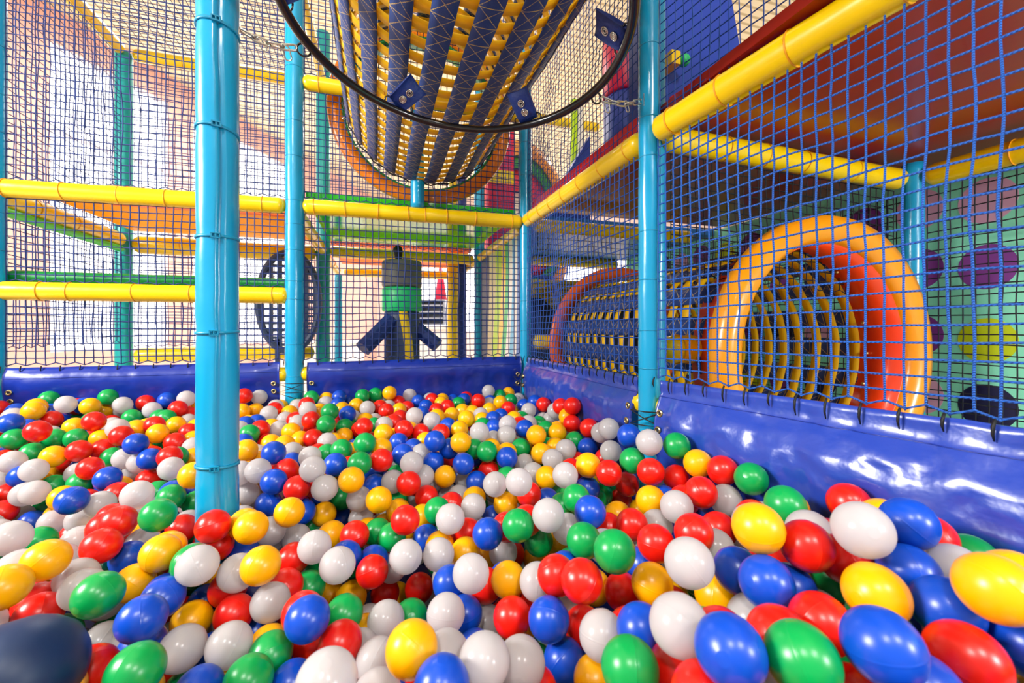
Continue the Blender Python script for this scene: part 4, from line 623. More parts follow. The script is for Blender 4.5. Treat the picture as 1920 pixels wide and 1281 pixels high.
"B": "-1103,1800,-482 -881,1907,-503 181,1476,-459 267,1387,-446 273,1505,-526 308,1369,-504 -10,1435,-503 -1425,2295,-347 -1310,2290,-353 -1195,2284,-332 -1238,1970,-338 -1255,2246,-389 -989,1881,-488 -919,2329,-329 -778,1752,-391 -727,1723,-438 -636,2333,-325 -185,2295,-346 -138,2333,-384 -185,2222,-372 -127,1994,-376 -517,1990,-396 -492,2057,-403 -469,1776,-420 -311,1496,-390 -278,1602,-457 201,2281,-385 229,2178,-395 194,2016,-398 393,2333,-398 439,2262,-385 274,1756,-405 185,1475,-387 238,1504,-426 73,1654,-429 123,1605,-442 78,1458,-419 577,2239,-398 745,2002,-369 707,2057,-396 752,1952,-419 484,1820,-402 550,1935,-414 450,1673,-404 531,1534,-384 412,1372,-435 724,1398,-435 331,1531,-472 887,-234,-410 467,231,-379 -609,50,-564 -109,639,-561 -796,26,-564 -1221,478,-492 726,-252,-410 592,191,-369 -968,1396,-540 -289,417,-481 908,91,-364 -921,292,-564 -335,208,-481 -998,291,-564 -1318,317,-492 703,30,-410 -1472,2106,-367 284,-125,-374 -944,65,-564 -1027,120,-564 -41,298,-481 -1269,1833,-469 96,478,-482 -1349,1944,-406 -957,357,-564 -1193,1292,-583 635,-192,-410 -1503,404,-492 -9,406,-482 -18,141,-512 446,-101,-374 -152,34,-481 -466,249,-538 -728,217,-564 -1131,1449,-560 611,-241,-339 464,-166,-426 -615,1989,-425 -1361,1468,-787 -342,45,-481 -618,913,-519 -1182,214,-564 -1350,2016,-368 303,164,-369 544,-141,-426 -1180,283,-492 -738,-15,-564 -1242,1502,-787 -237,154,-481 -1070,2130,-397 371,815,-502 -1398,537,-572 92,236,-464 -1494,566,-572 611,43,-409 -705,2321,-372 -1272,1530,-590 -1529,292,-492 188,9,-397 359,1854,-422 -766,335,-564 -464,1480,-498 -389,898,-552 -409,218,-481 -906,1066,-483 -1259,1951,-453 -1523,2155,-367 -561,2042,-421 -537,1832,-440 -43,2260,-409 -16,1502,-477 317,1975,-427 -1266,2089,-380 756,628,-412 -553,1691,-478 -879,2273,-395 -890,1964,-450 185,966,-584 723,960,-454 251,2119,-438 383,1666,-450 -602,1422,-541 -306,2271,-413 790,303,-385 77,413,-506 -1364,2326,-384 289,1842,-438 -1167,105,-588 849,-69,-434 -1279,1747,-552 -89,1975,-468 575,1754,-460 -550,1970,-458 372,1151,-560 816,394,-397 -150,984,-605 -553,1590,-534 -935,2231,-425 591,-91,-445 -1447,437,-528 95,1853,-455 -856,1757,-516 -899,380,-600 -443,2085,-452 276,941,-575 210,2230,-443 -1087,2072,-447 249,2013,-451 -191,1934,-480 -299,-82,-529 76,1933,-467 -488,1749,-497 -212,733,-626 876,-294,-458 -475,661,-582 -1196,1643,-594 -318,1785,-489 -637,100,-612 -713,1865,-506 -747,44,-612 -174,-120,-529 387,-102,-422 486,888,-534 -699,1603,-564 194,1710,-480 -781,204,-612 -221,2325,-429 -757,2059,-468 -660,2020,-482 695,646,-461 874,355,-409 187,360,-501 -1147,2138,-435 282,1703,-475 -679,238,-612 -92,1821,-480 -1181,1353,-631 -1089,1293,-631 310,1909,-463 -842,1425,-588 -375,1929,-482 795,139,-421 50,746,-626 546,2230,-466 -321,2086,-463 -1517,1920,-448 -1002,352,-624 -613,2262,-455 -601,2065,-480 -1243,441,-552 -540,143,-624 -1488,2193,-427 -518,-45,-541 -196,1765,-507 -24,1590,-509 -17,1989,-483 -726,319,-624 -82,992,-634 -735,1668,-540 -570,1481,-576 -372,186,-541 -327,591,-616 -1312,512,-552 -572,67,-624 716,2094,-476 -920,1530,-597 -1402,1755,-622 752,1468,-484 -1031,1184,-573 -1450,2066,-427 139,1767,-483 -215,30,-541 -232,986,-622 -1364,1929,-513 -888,1109,-543 747,2252,-465 738,1814,-496 -270,774,-650 -191,416,-553 -170,1490,-539 -1026,2036,-492 -539,251,-636 292,1591,-518 304,460,-525 -1467,1584,-859 -1113,1652,-618 -1258,372,-564 -1429,1873,-525 -770,888,-554 750,-189,-482 -486,-108,-553 472,3,-498 -756,1562,-588 -48,1919,-504 -373,2155,-468 326,1185,-607 -99,2330,-451 -263,1219,-606 614,1100,-558 -448,1485,-570 -368,400,-610 -67,2042,-487 146,922,-638 -765,1148,-591 -337,801,-639 -140,1287,-608 134,305,-506 744,2332,-470 691,2031,-500 594,2181,-491 -1193,1292,-667 -775,1374,-611 -1071,2164,-471 -311,975,-636 644,2126,-500 770,438,-445 -869,1054,-599 601,1509,-511 -969,2176,-475 587,1683,-508 -383,2083,-501 -172,2219,-476 232,1198,-628 474,1833,-508 69,1722,-516 31,1551,-537 -1033,1900,-555 858,-113,-494 142,1236,-644 -451,1393,-592 -683,1406,-601 -607,1197,-611 -1365,1604,-883 -1027,120,-660 270,1777,-520 -1474,224,-588 -562,1417,-612 674,1515,-520 -783,1758,-570 656,1615,-520 -549,1920,-519 -277,1842,-531 190,1827,-511 584,-36,-522 375,228,-476 -629,1597,-604 -1156,1900,-565 -1297,2220,-454 -171,1709,-545 -935,1149,-579 394,569,-558 182,986,-657 449,856,-590 -1526,1724,-658 -1180,396,-588 111,168,-493 -743,1006,-611 -481,2200,-493 63,2237,-500 -15,1813,-531 -89,1975,-540 -829,105,-672 -710,1786,-574 104,981,-675 -143,978,-677 436,723,-587 -1305,1920,-561 -1401,1690,-670 -225,2287,-497 492,1973,-530 381,-237,-482 335,1447,-573 645,390,-471 881,93,-518 297,1292,-630 -617,-57,-672 -99,37,-589 -791,2156,-512 -98,1683,-551 894,247,-469 206,1957,-523 -1009,1820,-606 -235,175,-589 -1523,444,-680 -323,1193,-642 -44,186,-620 525,37,-534 -1408,2069,-487 -335,208,-601 -1300,415,-612 354,726,-628 -346,1717,-570 542,-224,-546 656,279,-483 -250,836,-694 -1528,360,-612 -1268,2303,-480 -535,935,-646 -692,279,-684 575,1350,-575 236,-181,-494 -79,1843,-552 -349,1849,-554 -854,1888,-577 -182,1352,-640 -217,253,-601 327,-293,-494 139,-220,-519 565,1742,-544 8,1938,-543 -1160,1543,-710 102,283,-632 -781,1308,-648 376,1843,-544 -478,2014,-541 898,-304,-530 -842,1425,-660 678,1928,-550 294,1231,-667 522,135,-511 131,1863,-551 237,2017,-547 589,1877,-556 410,1474,-587 343,1767,-556 -206,1115,-687 -875,191,-696 -459,993,-656 -1154,2270,-487 284,1537,-594 133,1984,-550 83,1574,-585 -1088,1273,-715 199,1755,-551 43,515,-614 -1328,1669,-664 -342,935,-688 -1518,2174,-499 -1031,2198,-519 -868,934,-647 429,786,-626 -1182,331,-624 103,1771,-556 -444,1684,-590 168,2333,-537 -132,1539,-591 271,990,-686 -670,1199,-659 559,974,-617 -539,251,-708 147,2160,-555 602,1640,-568 -143,1816,-583 -81,1029,-717 750,-189,-554 529,1837,-568 525,1394,-601 -89,121,-625 487,2117,-560 718,1590,-560 -80,247,-625 563,1980,-564 -46,593,-657 -972,1498,-692 -532,1971,-566 -276,308,-625 -289,2315,-533 -879,1621,-671 -97,471,-615 254,348,-578 855,540,-502 27,1761,-567 -476,888,-678",
"G": "-1029,1814,-526 -928,1754,-507 -1081,1860,-618 61,1460,-488 547,1270,-545 -1341,2333,-305 -1127,2313,-303 -1254,2333,-411 -1203,1930,-386 -1117,1971,-401 -1047,1956,-402 -1141,1906,-433 -891,1854,-456 -1015,2252,-387 -891,2193,-384 -843,2135,-377 -795,1974,-438 -662,1752,-446 -381,2330,-384 -314,2308,-345 -192,1926,-350 -195,1824,-379 -136,1937,-419 -466,1845,-402 -119,1559,-414 -170,1613,-440 -42,1504,-385 -75,2262,-341 -13,2298,-341 399,2203,-394 -17,1949,-424 647,2298,-378 671,2169,-385 628,1853,-417 415,1735,-409 670,1750,-420 640,1592,-407 706,1467,-426 322,1477,-426 495,1475,-437 598,1486,-443 353,1411,-420 627,-270,-410 560,88,-379 148,71,-397 -243,-42,-481 -1306,158,-492 -693,81,-564 364,243,-379 739,219,-361 824,241,-361 -1441,1782,-469 -1360,1796,-469 -1255,1610,-548 -1423,1940,-397 199,242,-392 -397,-90,-481 654,-76,-410 -1064,1549,-548 -838,1127,-493 -555,181,-564 -157,457,-451 -806,969,-515 633,-121,-339 -484,12,-481 480,-273,-426 -1474,224,-492 266,-3,-399 -225,327,-481 857,305,-361 -1246,309,-492 37,6,-397 278,-212,-374 -1141,355,-492 815,-292,-410 497,160,-379 -107,581,-513 749,2124,-416 -287,516,-508 -1473,2033,-367 -86,64,-481 691,1200,-455 23,478,-482 17,-95,-397 -368,400,-538 -862,1288,-516 932,20,-364 -1334,1579,-562 -937,2147,-416 -139,1153,-573 261,1634,-458 -704,1535,-540 -736,1380,-551 575,665,-465 -604,1210,-539 -1515,1815,-412 -1119,2185,-381 -631,1700,-491 -118,2034,-437 -708,834,-539 411,873,-530 448,1518,-482 457,509,-447 231,1778,-459 690,2293,-441 -420,2243,-431 611,129,-415 606,743,-483 -65,1168,-603 -136,699,-614 545,1086,-528 -992,2317,-408 182,1224,-581 -153,361,-517 651,409,-399 -450,-54,-517 655,1440,-474 -91,1582,-486 -300,119,-517 -482,1943,-458 -1066,287,-600 454,2192,-450 -1148,1250,-619 221,-120,-435 -412,1136,-555 627,614,-438 -1523,444,-608 734,1745,-460 -1391,1995,-442 -812,1194,-541 -285,1901,-481 -444,1810,-483 381,1582,-494 -1257,1906,-509 608,347,-415 678,-225,-458 -802,1018,-567 -1314,2168,-406 672,784,-494 -494,2015,-469 -621,1539,-564 544,1460,-497 -1193,336,-540 -418,455,-586 -250,380,-529 163,240,-482 -1055,168,-612 -1,338,-530 768,-305,-470 342,160,-429 436,-300,-486 -1235,1379,-847 581,428,-439 707,161,-423 -629,738,-594 6,2255,-462 -186,153,-541 -58,194,-541 900,-168,-470 767,1019,-485 -789,-15,-624 527,-61,-486 398,1481,-517 10,176,-572 -1467,1795,-559 -970,1349,-594 840,-4,-470 369,-290,-434 583,27,-486 -423,1692,-519 6,1753,-484 184,176,-457 -1093,364,-624 -859,1308,-603 640,1752,-496 547,2327,-477 -585,1045,-591 -1169,163,-636 92,-186,-469 383,1738,-496 161,1162,-635 -1308,1562,-859 -1392,1790,-541 -388,1771,-521 -1331,1603,-634 441,666,-543 -130,437,-523 512,1733,-496 105,1640,-530 -408,790,-640 -1224,2152,-442 -967,1863,-560 -1312,1984,-490 -273,2172,-477 417,944,-578 438,2121,-498 172,827,-650 -685,45,-648 309,1359,-580 749,2170,-500 576,-146,-510 146,40,-481 -802,1482,-611 469,-113,-510 865,-233,-494 -1396,406,-576 -237,108,-565 -687,1526,-612 -225,327,-577 579,1808,-520 -56,1745,-528 -594,1992,-519 -932,94,-660 353,2263,-503 -1148,2208,-451 -15,2197,-500 182,-251,-470 288,68,-495 -441,1186,-611 -1046,1982,-535 67,676,-638 -1262,1689,-636 -1526,1772,-595 205,116,-493 662,1835,-532 -269,584,-669 637,-202,-518 1,719,-669 9,1693,-544 157,634,-624 -1147,1238,-691 -96,1594,-558 85,-79,-505 -525,1085,-627 -502,1459,-616 -484,1623,-577 -331,1960,-529 273,1138,-655 -273,1038,-660 448,253,-487 374,852,-611 939,-219,-518 483,1670,-532 -433,-70,-589 644,739,-554 -223,2126,-504 71,831,-681 -69,1301,-655 -1071,438,-600 -751,1968,-558 -558,-23,-601 -1312,328,-612 391,1633,-547 574,-296,-546 -152,604,-681 752,1296,-548 -627,1903,-568 704,2294,-525 368,448,-554 398,1248,-621 -1085,2243,-477 -185,-83,-601 270,134,-517 673,844,-561 -1380,2333,-480 -698,2175,-529 -1529,1936,-518 -82,401,-571 -1059,1683,-660 -774,53,-684 -525,1206,-628 -152,493,-571 825,217,-481 -745,2230,-517 -915,1778,-622 172,1303,-667 383,990,-636 -883,2104,-541 497,1768,-556 -415,2160,-530 -43,2260,-529 -333,847,-699 99,-12,-529 -24,1590,-581 -800,863,-614 -684,1991,-570 -1113,1595,-680 -1137,129,-696 751,908,-557 -422,1588,-601 847,31,-542 -946,249,-696 -109,2047,-545 94,-146,-529 77,2083,-550 -634,2130,-543 -5,448,-614 -419,1444,-630 164,-153,-543 -1072,1764,-668 -539,1353,-660 -707,1041,-663 -1429,1873,-597 526,1144,-636 25,178,-656 675,100,-513 -175,429,-625 749,2124,-560 140,1038,-711 -1133,1678,-684 -366,1782,-593 -150,688,-722 -164,48,-625 -1364,383,-636 -569,2255,-539 493,298,-524 -1431,186,-636 -549,1504,-652 -829,-1,-708 503,427,-536"}
def P(x, y, h): return (x, y, CZ+h)
def wallx(y): return .838 + .16*max(0, 1.189-y)      # line of the right net wall
YB = 2.409                                            # line of the rear net wall
A_ = np.array
# ---------------------------------------------------------------- the hall
v, f = box((-9, -3, -.1), (9, 16, 0)); put('floor', v, f, 'hall_floor', smooth=False, kind='structure')
v, f = box((-9, -3, 4.3), (9, 16, 4.4)); put('ceiling', v, f, 'ceiling_slats', smooth=False, kind='structure')
v, f = box((2.345, -1.2, 0), (2.42, 3.6, 1.69)); put('wall_right', v, f, 'cream', smooth=False, kind='structure')

def wall_strip(name, segs, d0, r0, slope, t=.15, m='peach'):
    parts = []
    for (da, db, h0, h1) in segs:
        a0 = hall(r0+slope*(da-d0), da, h0); b0 = hall(r0+slope*(db-d0), db, h0)
        n = A_(hall(-1, slope, 0))-A_(hall(0, 0, 0)); n = n/np.linalg.norm(n)
        poly = [a0, b0, (b0[0], b0[1], CZ+h1), (a0[0], a0[1], CZ+h1)]
        parts.append(prism(poly, n, t))
    V, F, _ = join(parts)
    return put(name, V, F, m, smooth=False, kind='structure')
# left hall wall: piers, a deep head beam and low aprons leave four tall windows
dw = [3.2, 4.38, 5.02, 5.12, 5.62, 5.95, 6.55, 6.62, 7.9, 8.1]
segs = [(dw[0], dw[1], -1, 3.3), (dw[2], dw[3], -1, 3.3), (dw[4], dw[5], -1, 3.3), (dw[6], dw[7], -1, 3.3), (dw[8], 11, -1, 3.3)]
for i in (1, 3, 5, 7): segs += [(dw[i], dw[i+1], 2.95, 3.3), (dw[i], dw[i+1], -1, -.25)]
wall_strip('wall_left', segs, 4.0, -4.8, .19)
def lwin(k, da, db, h0, h1):
    r = lambda d: -4.8+.19*(d-4)
    q = lambda d, h, o=0: A_(hall(r(d)-.06-o, d, h))
    parts = []
    def bar(a, b, w=.035):
        parts.append(tube([a, b], w, 4))
    bar(q(da, h0), q(da, h1)); bar(q(db, h0), q(db, h1)); bar(q(da, h0), q(db, h0)); bar(q(da, h1), q(db, h1))
    hm = h0+(h1-h0)*.72; bar(q(da, hm), q(db, hm), .025)
    V, F, _ = join(parts); fr = put('window_%d' % k, V, F, 'window_frame', smooth=False, kind='structure')
    n = A_(hall(-1, .19, 0))-A_(hall(0, 0, 0))
    v, f = prism([q(da, h0, .03), q(db, h0, .03), q(db, h1, .03), q(da, h1, .03)], n, .01); put('pane', v, f, 'daylight_pane', parent=fr, loc=LOCS[fr.name], smooth=False)
lwin(1, dw[1], dw[2], -.25, 2.95); lwin(2, dw[3], dw[4], -.25, 2.95); lwin(3, dw[5], dw[6], -.25, 2.95); lwin(4, dw[7], dw[8], -.25, 2.95)
# rear hall wall with a band of windows
def bwall():
    parts = []
    def seg(ra, rb, h0, h1):
        parts.append(prism([hall(ra, 11, h0), hall(rb, 11, h0), hall(rb, 11, h1), hall(ra, 11, h1)], A_(hall(0, 1, 0))-A_(hall(0, 0, 0)), .15))
    edges = [-3.6, -3.2, -1.5, -1.2, .2, .5, 2.2, 2.6, 4.6, 7.5]
    for i in range(0, len(edges)-1, 2): seg(edges[i], edges[i+1], -1, 3.3)
    for i in range(1, len(edges)-2, 2): seg(edges[i], edges[i+1], 2.4, 3.3); seg(edges[i], edges[i+1], -1, -.1)
    V, F, _ = join(parts); put('wall_back', V, F, 'pink_wall', smooth=False, kind='structure')
    for n, i in enumerate(range(1, len(edges)-2, 2)):
        q = lambda r, h, o=0: A_(hall(r, 11.05+o, h)); ra, rb = edges[i], edges[i+1]; ps = []
        for a, b in ((q(ra, -.1), q(ra, 2.4)), (q(rb, -.1), q(rb, 2.4)), (q(ra, -.1), q(rb, -.1)), (q(ra, 2.4), q(rb, 2.4)), (q((ra+rb)/2, -.1), q((ra+rb)/2, 2.4)), (q(ra, 1.6), q(rb, 1.6))): ps.append(tube([a, b], .03, 4))
        V, F, _ = join(ps); fr = put('window_%d' % (5+n), V, F, 'window_frame', smooth=False, kind='structure')
        v, f = prism([q(ra, -.1, .03), q(rb, -.1, .03), q(rb, 2.4, .03), q(ra, 2.4, .03)], A_(hall(0, 1, 0))-A_(hall(0, 0, 0)), .01); put('pane', v, f, 'daylight_pane', parent=fr, loc=LOCS[fr.name], smooth=False)
bwall()

# ---------------------------------------------------------------- mint wall with painted dots
def dot(c, r, n=40):
    return [(c[0], c[1]+r*math.cos(a), c[2]+r*math.sin(a)) for a in np.linspace(0, 2*PI, n, endpoint=False)]
mat('mint_wall', '96FAD6', .5); mat('dot_purple', '8A3C9C', .5); mat('dot_lime', 'D8E80A', .5); mat('dot_navy', '1A1A48', .5); mat('dot_pink', 'F0B8D8', .5)
def dotted():
    parts = [box((2.28, -1.2, 0), (2.34, 3.6, 1.69))]; ms = ['mint_wall', 'dot_purple', 'dot_lime', 'dot_navy', 'dot_pink']
    rows = {.50: (4, 4), .24: (1, 1), -.05: (1, 2), -.31: (4, 3), -.6: (1, 4), }
    for j in range(-9, 8):
        y = 1.045+j*-.222
        for h, (a, b) in rows.items():
            k = b if j == 0 else a if j == -1 else (1, 4, 2, 3, 1)[(j*3+int(h*10)) % 5]
            hh = h+(.0 if j % 2 == 0 else .02)
            parts.append(prism(dot((2.2785, y, CZ+hh), .088), (1, 0, 0), .002)+(k,))
    V, F, mi = join(parts)
    return put('wall_dotted', V, F, ms, mi=mi, smooth=False, kind='structure')

dotted()

# ---------------------------------------------------------------- posts
def post(name, x, y, h0, h1, r, m, label, bands, seam_dir=None, band_m='cyan_band', buckles=False, group=None):
    z0, z1 = CZ+h0, CZ+h1; sides = 36; n = int((z1-z0)/.03)+2
    V, F = [], []
    sa = math.atan2(seam_dir[1], seam_dir[0]) if seam_dir else None
    for i in range(n):
        z = z0+(z1-z0)*i/(n-1)
        for k in range(sides):
            a = 2*PI*k/sides; rr = r+.0012*noise.noise((math.cos(a)*1.2, math.sin(a)*1.2, z*6+x*7))
            for b in bands:
                d = abs(z-CZ-b)
                if d < .06: rr -= .0016*math.exp(-(d/.018)**2)
            V.append((x+rr*math.cos(a), y+rr*math.sin(a), z))
    if sa is not None:           # pull the ring points so one column is a sharp lap seam
        V = []
        for i in range(n):
            z = z0+(z1-z0)*i/(n-1); w = .10*noise.noise((3.1, z*3.2, 1))+.05*noise.noise((8, z*11, 1))
            for k in range(sides):
                t = k/(sides-1); a = sa+w+.02+(2*PI-.04)*t; rr = r+.0015*noise.noise((math.cos(a)*1.3, math.sin(a)*1.3, z*5))
                if k == 0: rr -= .011
                elif k == 1: rr -= .0005
                elif k == sides-1: rr += .0035
                elif k == sides-2: rr += .0022
                for b in bands:
                    d = abs(z-CZ-b)
                    if d < .08: rr -= .0025*math.exp(-(d/.02)**2)
                V.append((x+rr*math.cos(a), y+rr*math.sin(a), z))
    for i in range(n-1):
        for k in range(sides):
            l = (k+1) % sides; F.append((i*sides+k, i*sides+l, (i+1)*sides+l, (i+1)*sides+k))
    F.append(tuple(range(sides))[::-1]); F.append(tuple((n-1)*sides+k for k in range(sides)))
    o = put(name, V, F, m, loc=(x, y, z0), label=label, cat='post', group=group)
    for b in bands:
        tilt = random.uniform(-.05, .05)*(1 if not buckles else 3)
        R_ = r-(.0016 if not buckles else .0005)
        ring = []
        for a in np.linspace(0, 2*PI, 36, endpoint=False):
            ring.append((x+R_*math.cos(a), y+R_*math.sin(a), CZ+b+tilt*r*math.cos(a-.8)))
        if buckles:
            V2 = []; 
            for (cx, cy, cz) in ring:
                d = A_((cx-x, cy-y)); d /= np.linalg.norm(d)
                for dr, dz in ((-.001, -.0035), (.0022, -.0035), (.0022, .0035), (-.001, .0035)): V2.append((cx+d[0]*dr, cy+d[1]*dr, cz+dz))
            F2 = [(i*4+j, i*4+(j+1) % 4, ((i+1) % 36)*4+(j+1) % 4, ((i+1) % 36)*4+j) for i in range(36) for j in range(4)]
            t = put('cable_tie', V2, F2, band_m, parent=o, loc=(x, y, CZ+b))
            a = sa-.08+random.uniform(-.1, .1); c = A_((x+(r+.003)*math.cos(a), y+(r+.003)*math.sin(a), CZ+b+tilt*r*math.cos(a-.8)))
            e = A_((-math.sin(a), math.cos(a), 0)); nn = A_((math.cos(a), math.sin(a), 0)); up = A_((0, 0, 1.))
            ps = []
            def bx(u0, u1, w0, w1, t0, t1):
                vv = [c+e*uu+up*ww+nn*tt for tt in (t0, t1) for uu, ww in ((u0, w0), (u1, w0), (u1, w1), (u0, w1))]
                ps.append((vv, [(0,3,2,1),(4,5,6,7),(0,1,5,4),(1,2,6,5),(2,3,7,6),(3,0,4,7)]))
            bx(-.010, .010, .004, .0065, -.003, .004); bx(-.010, .010, -.0065, -.004, -.003, .004)
            for uu in (-.010, -.0015, .007): bx(uu, uu+.003, -.005, .005, -.003, .004)
            V3, F3, _ = join(ps); put('buckle', V3, F3, band_m, parent=t, loc=tuple(c), smooth=False)
        else:
            v, f = tube(ring, .0022, 6, closed=True); put('tie_band', v, f, band_m, parent=o, loc=(x, y, CZ+b))
    return o
def px2h(py, d): return (615-py)/802*d
P1 = (-.3865, 1.2526); dP1 = P1[0]*SN+P1[1]*CS
near_post = post('padded_post', P1[0], P1[1], -.80, 1.25, .0465, 'cyan', 'thick cyan padded post standing among the balls, nearest to the viewer',
     [px2h(y, dP1) for y in (870, 623, 448, 250, 60, -120)], seam_dir=(-P1[0]*1.0+.02, -P1[1]), buckles=True)
post('padded_post', -.406, YB, -.80, 2.3, .044, 'cyan', 'cyan padded post in the rear net wall, between the two rear net bays', [px2h(y, 2.178) for y in (705, 645, 562, 528, 470, 422, 378, 296, 230, 130, 60)])
post('padded_post', .838, YB, -.80, 2.6, .035, 'cyan', 'slim cyan padded post where the rear and right net walls meet', [px2h(y, 2.55) for y in (620, 565, 505, 440, 330, 270, 190)])
post('padded_post', .838, 1.189, -.80, 1.4, .0345, 'cyan', 'bright cyan padded post halfway along the right net wall', [px2h(y, 1.385) for y in (690, 620, 525, 436, 298, 225, 90)])
post('padded_post', .905, 1.235, -.8, 1.4, .024, 'cyan', 'thinner cyan post standing directly behind the right wall post', [px2h(y, 1.44) for y in (640, 520, 400, 250, 120)])
post('padded_post', -1.57, YB, -.80, 2.3, .040, 'cyan', 'cyan padded post at the left end of the rear net wall', [px2h(y, 1.84) for y in (640, 560, 470, 400, 250, 180, 90)])
post('padded_post', 2.062, 1.165, -1, .66, .036, 'cyan', 'dim cyan post beside the mint dotted wall, right of the orange tunnel ring', [.4, .2, 0, -.2])
post('padded_post', .208, YB, .66, 1.24, .037, 'cyan', 'short cyan post standing on the rear yellow rail under the strap tunnel', [1.0])
post('padded_post', -1.68, 3.63, -1, 1.9, .05, 'teal_pad', 'teal padded post outside the left rear net', [1.4, 1.0, .3, -.05], band_m='cyan_band')
post('padded_post', -.41, 3.63, -1, 2.3, .052, 'teal_pad', 'teal padded post behind the green platform, its left rear corner', [1.5, 1.1, .3, -.05])
post('padded_post', .838, 3.63, -1, 2.3, .045, 'cyan', 'cyan post at the far right corner of the green platform', [1.5, 1.1, .3])
post('padded_post', .82, 4.85, -1, .56, .04, 'cyan', 'pale cyan post under the far end of the orange platform', [.3, 0])
post('padded_post', -.40, 4.85, -1, .56, .04, 'cyan', 'pale cyan post under the far left end of the orange platform', [.3, 0])

# ---------------------------------------------------------------- yellow rails
def rail(A, B, r, label, bands, m='yellow_pad', group=None, cap=.8): return padded('padded_rail', A, B, r, m, 'yellow_band', label, 'rail', group, bands, cap)
rail(P(-1.75, YB, .598), P(-.445, YB, .618), .040, 'upper yellow rail of the left rear net bay', [.22, .42, .62, .80, 1.0, 1.2])
rail(P(-1.75, YB, .160), P(-.425, YB, .163), .041, 'lower yellow rail of the left rear net bay, with a green tube above it', [.2, .34, .44, .68, .9, 1.25])
rail(P(-.372, YB, .622), P(.818, YB, .628), .040, 'yellow rail across the right rear net bay below the short cyan post', [.06, .21, .37, .53, .62, .74, .9, 1.12])
rail(P(-.372, YB, 1.257), P(.818, YB, 1.257), .038, 'yellow rail ends high on the rear wall, mostly hidden by the strap tunnel', [.08, .2, .4, .6, .8, 1.0])
rail(P(.838, YB-.03, .630), P(.846, 1.225, .622), .040, 'yellow rail of the right wall between its two cyan posts', [.12, .26, .40, .55, .72, .9, 1.08])
rail(P(.842, 1.155, .622), P(wallx(.1), .1, .668), .041, 'big yellow rail of the right wall running towards the viewer', [.07, .24, .42, .62, .85], cap=.7)
rail(P(.90, 1.205, .63), P(2.03, 1.185, .60), .040, 'shaded yellow rail under the red platform above the orange tunnel ring', [.25, .42, .6, .85])
rail(P(2.075, 1.13, .60), P(2.075, -.3, .60), .042, 'shaded yellow rail along the mint dotted wall', [.25, .5, .8])
rail(P(.885, YB, .615), P(2.03, YB, .615), .04, 'far yellow rail under the red platform behind the brown ring', [.3, .6, .9])
rail(P(.875, YB, -.085), P(1.05, YB, -.085), .045, 'short low yellow rail left of the brown ring', [.1])
rail(P(.945, 1.26, -.075), P(1.13, 1.25, -.075), .05, 'short low yellow rail left of the big orange ring', [.05, .1, .15])
rail(P(-1.66, YB+.06, .60), P(-1.68, 3.58, .60), .050, 'yellow rail leading back from the left post', [.3, .6, .9])
rail(P(-1.63, 3.63, .58), P(-.46, 3.63, .58), .062, 'far yellow rail behind the yellow platform', [.3, .6, .9])
rail(P(-.36, 3.63, .60), P(.79, 3.63, .59), .045, 'far yellow rail between the green and orange platforms', [.3, .6, .9])
rail(P(-.41, YB+.05, .61), P(-.41, 3.58, .60), .035, 'yellow rail along the left edge of the green platform', [.3, .6, .9])
rail(P(.838, YB+.05, .61), P(.838, 3.58, .60), .035, 'yellow rail along the right edge of the green platform', [.3, .6, .9])
rail(P(-.41, 3.69, .59), P(-.40, 4.8, .59), .035, 'left edge rail of the orange platform', [.5])
rail(P(.838, 3.69, .59), P(.82, 4.8, .59), .035, 'right edge rail of the orange platform', [.5])
rail(P(-.35, 4.85, .595), P(.77, 4.85, .595), .045, 'farthest yellow rail beyond the orange platform', [.5])
rail(P(-1.68, YB+.02, 1.9), P(-1.68, 3.58, 1.9), .042, 'high yellow rail running back above the left net', [.2, .5, .8])
rail(P(-1.63, 3.63, 1.9), P(-.46, 3.63, 1.9), .042, 'high yellow rail across the far left bay', [.3, .6, .9])
rail(P(-.36, 3.63, 1.9), P(2.0, 3.63, 1.9), .042, 'high yellow rail across the far right bays', [.3, .6, .9, 1.2, 1.5])
rail(P(-.41, YB+.06, 1.9), P(-.41, 3.57, 1.9), .03, 'high yellow rail running back above the middle rear post', [.3, .6])
rail(P(-1.62, 3.63, -.19), P(-.47, 3.63, -.19), .05, 'low yellow rail seen through the left net above the blue pad', [.3, .6, .9])
rail(P(1.0, 3.63, .61), P(2.2, 3.63, .61), .045, 'yellow rail below the blue platform far right', [.3, .6])
v, f = rounded_tube(P(-1.56, YB+.055, .225), P(-.43, YB+.055, .225), .030)
put('padded_tube', v, f, 'green_pad', loc=P(-1.56, YB+.055, .2), label='green padded tube lying on the lower left yellow rail', cat='padded tube')

v, f = rounded_tube(P(-1.64, YB+.08, .535), P(-1.66, 3.56, .535), .022)
put('padded_tube', v, f, 'lime_pad', loc=P(-1.64, YB+.08, .5), label='bright green tube under the yellow rail leading back from the left post', cat='padded tube')
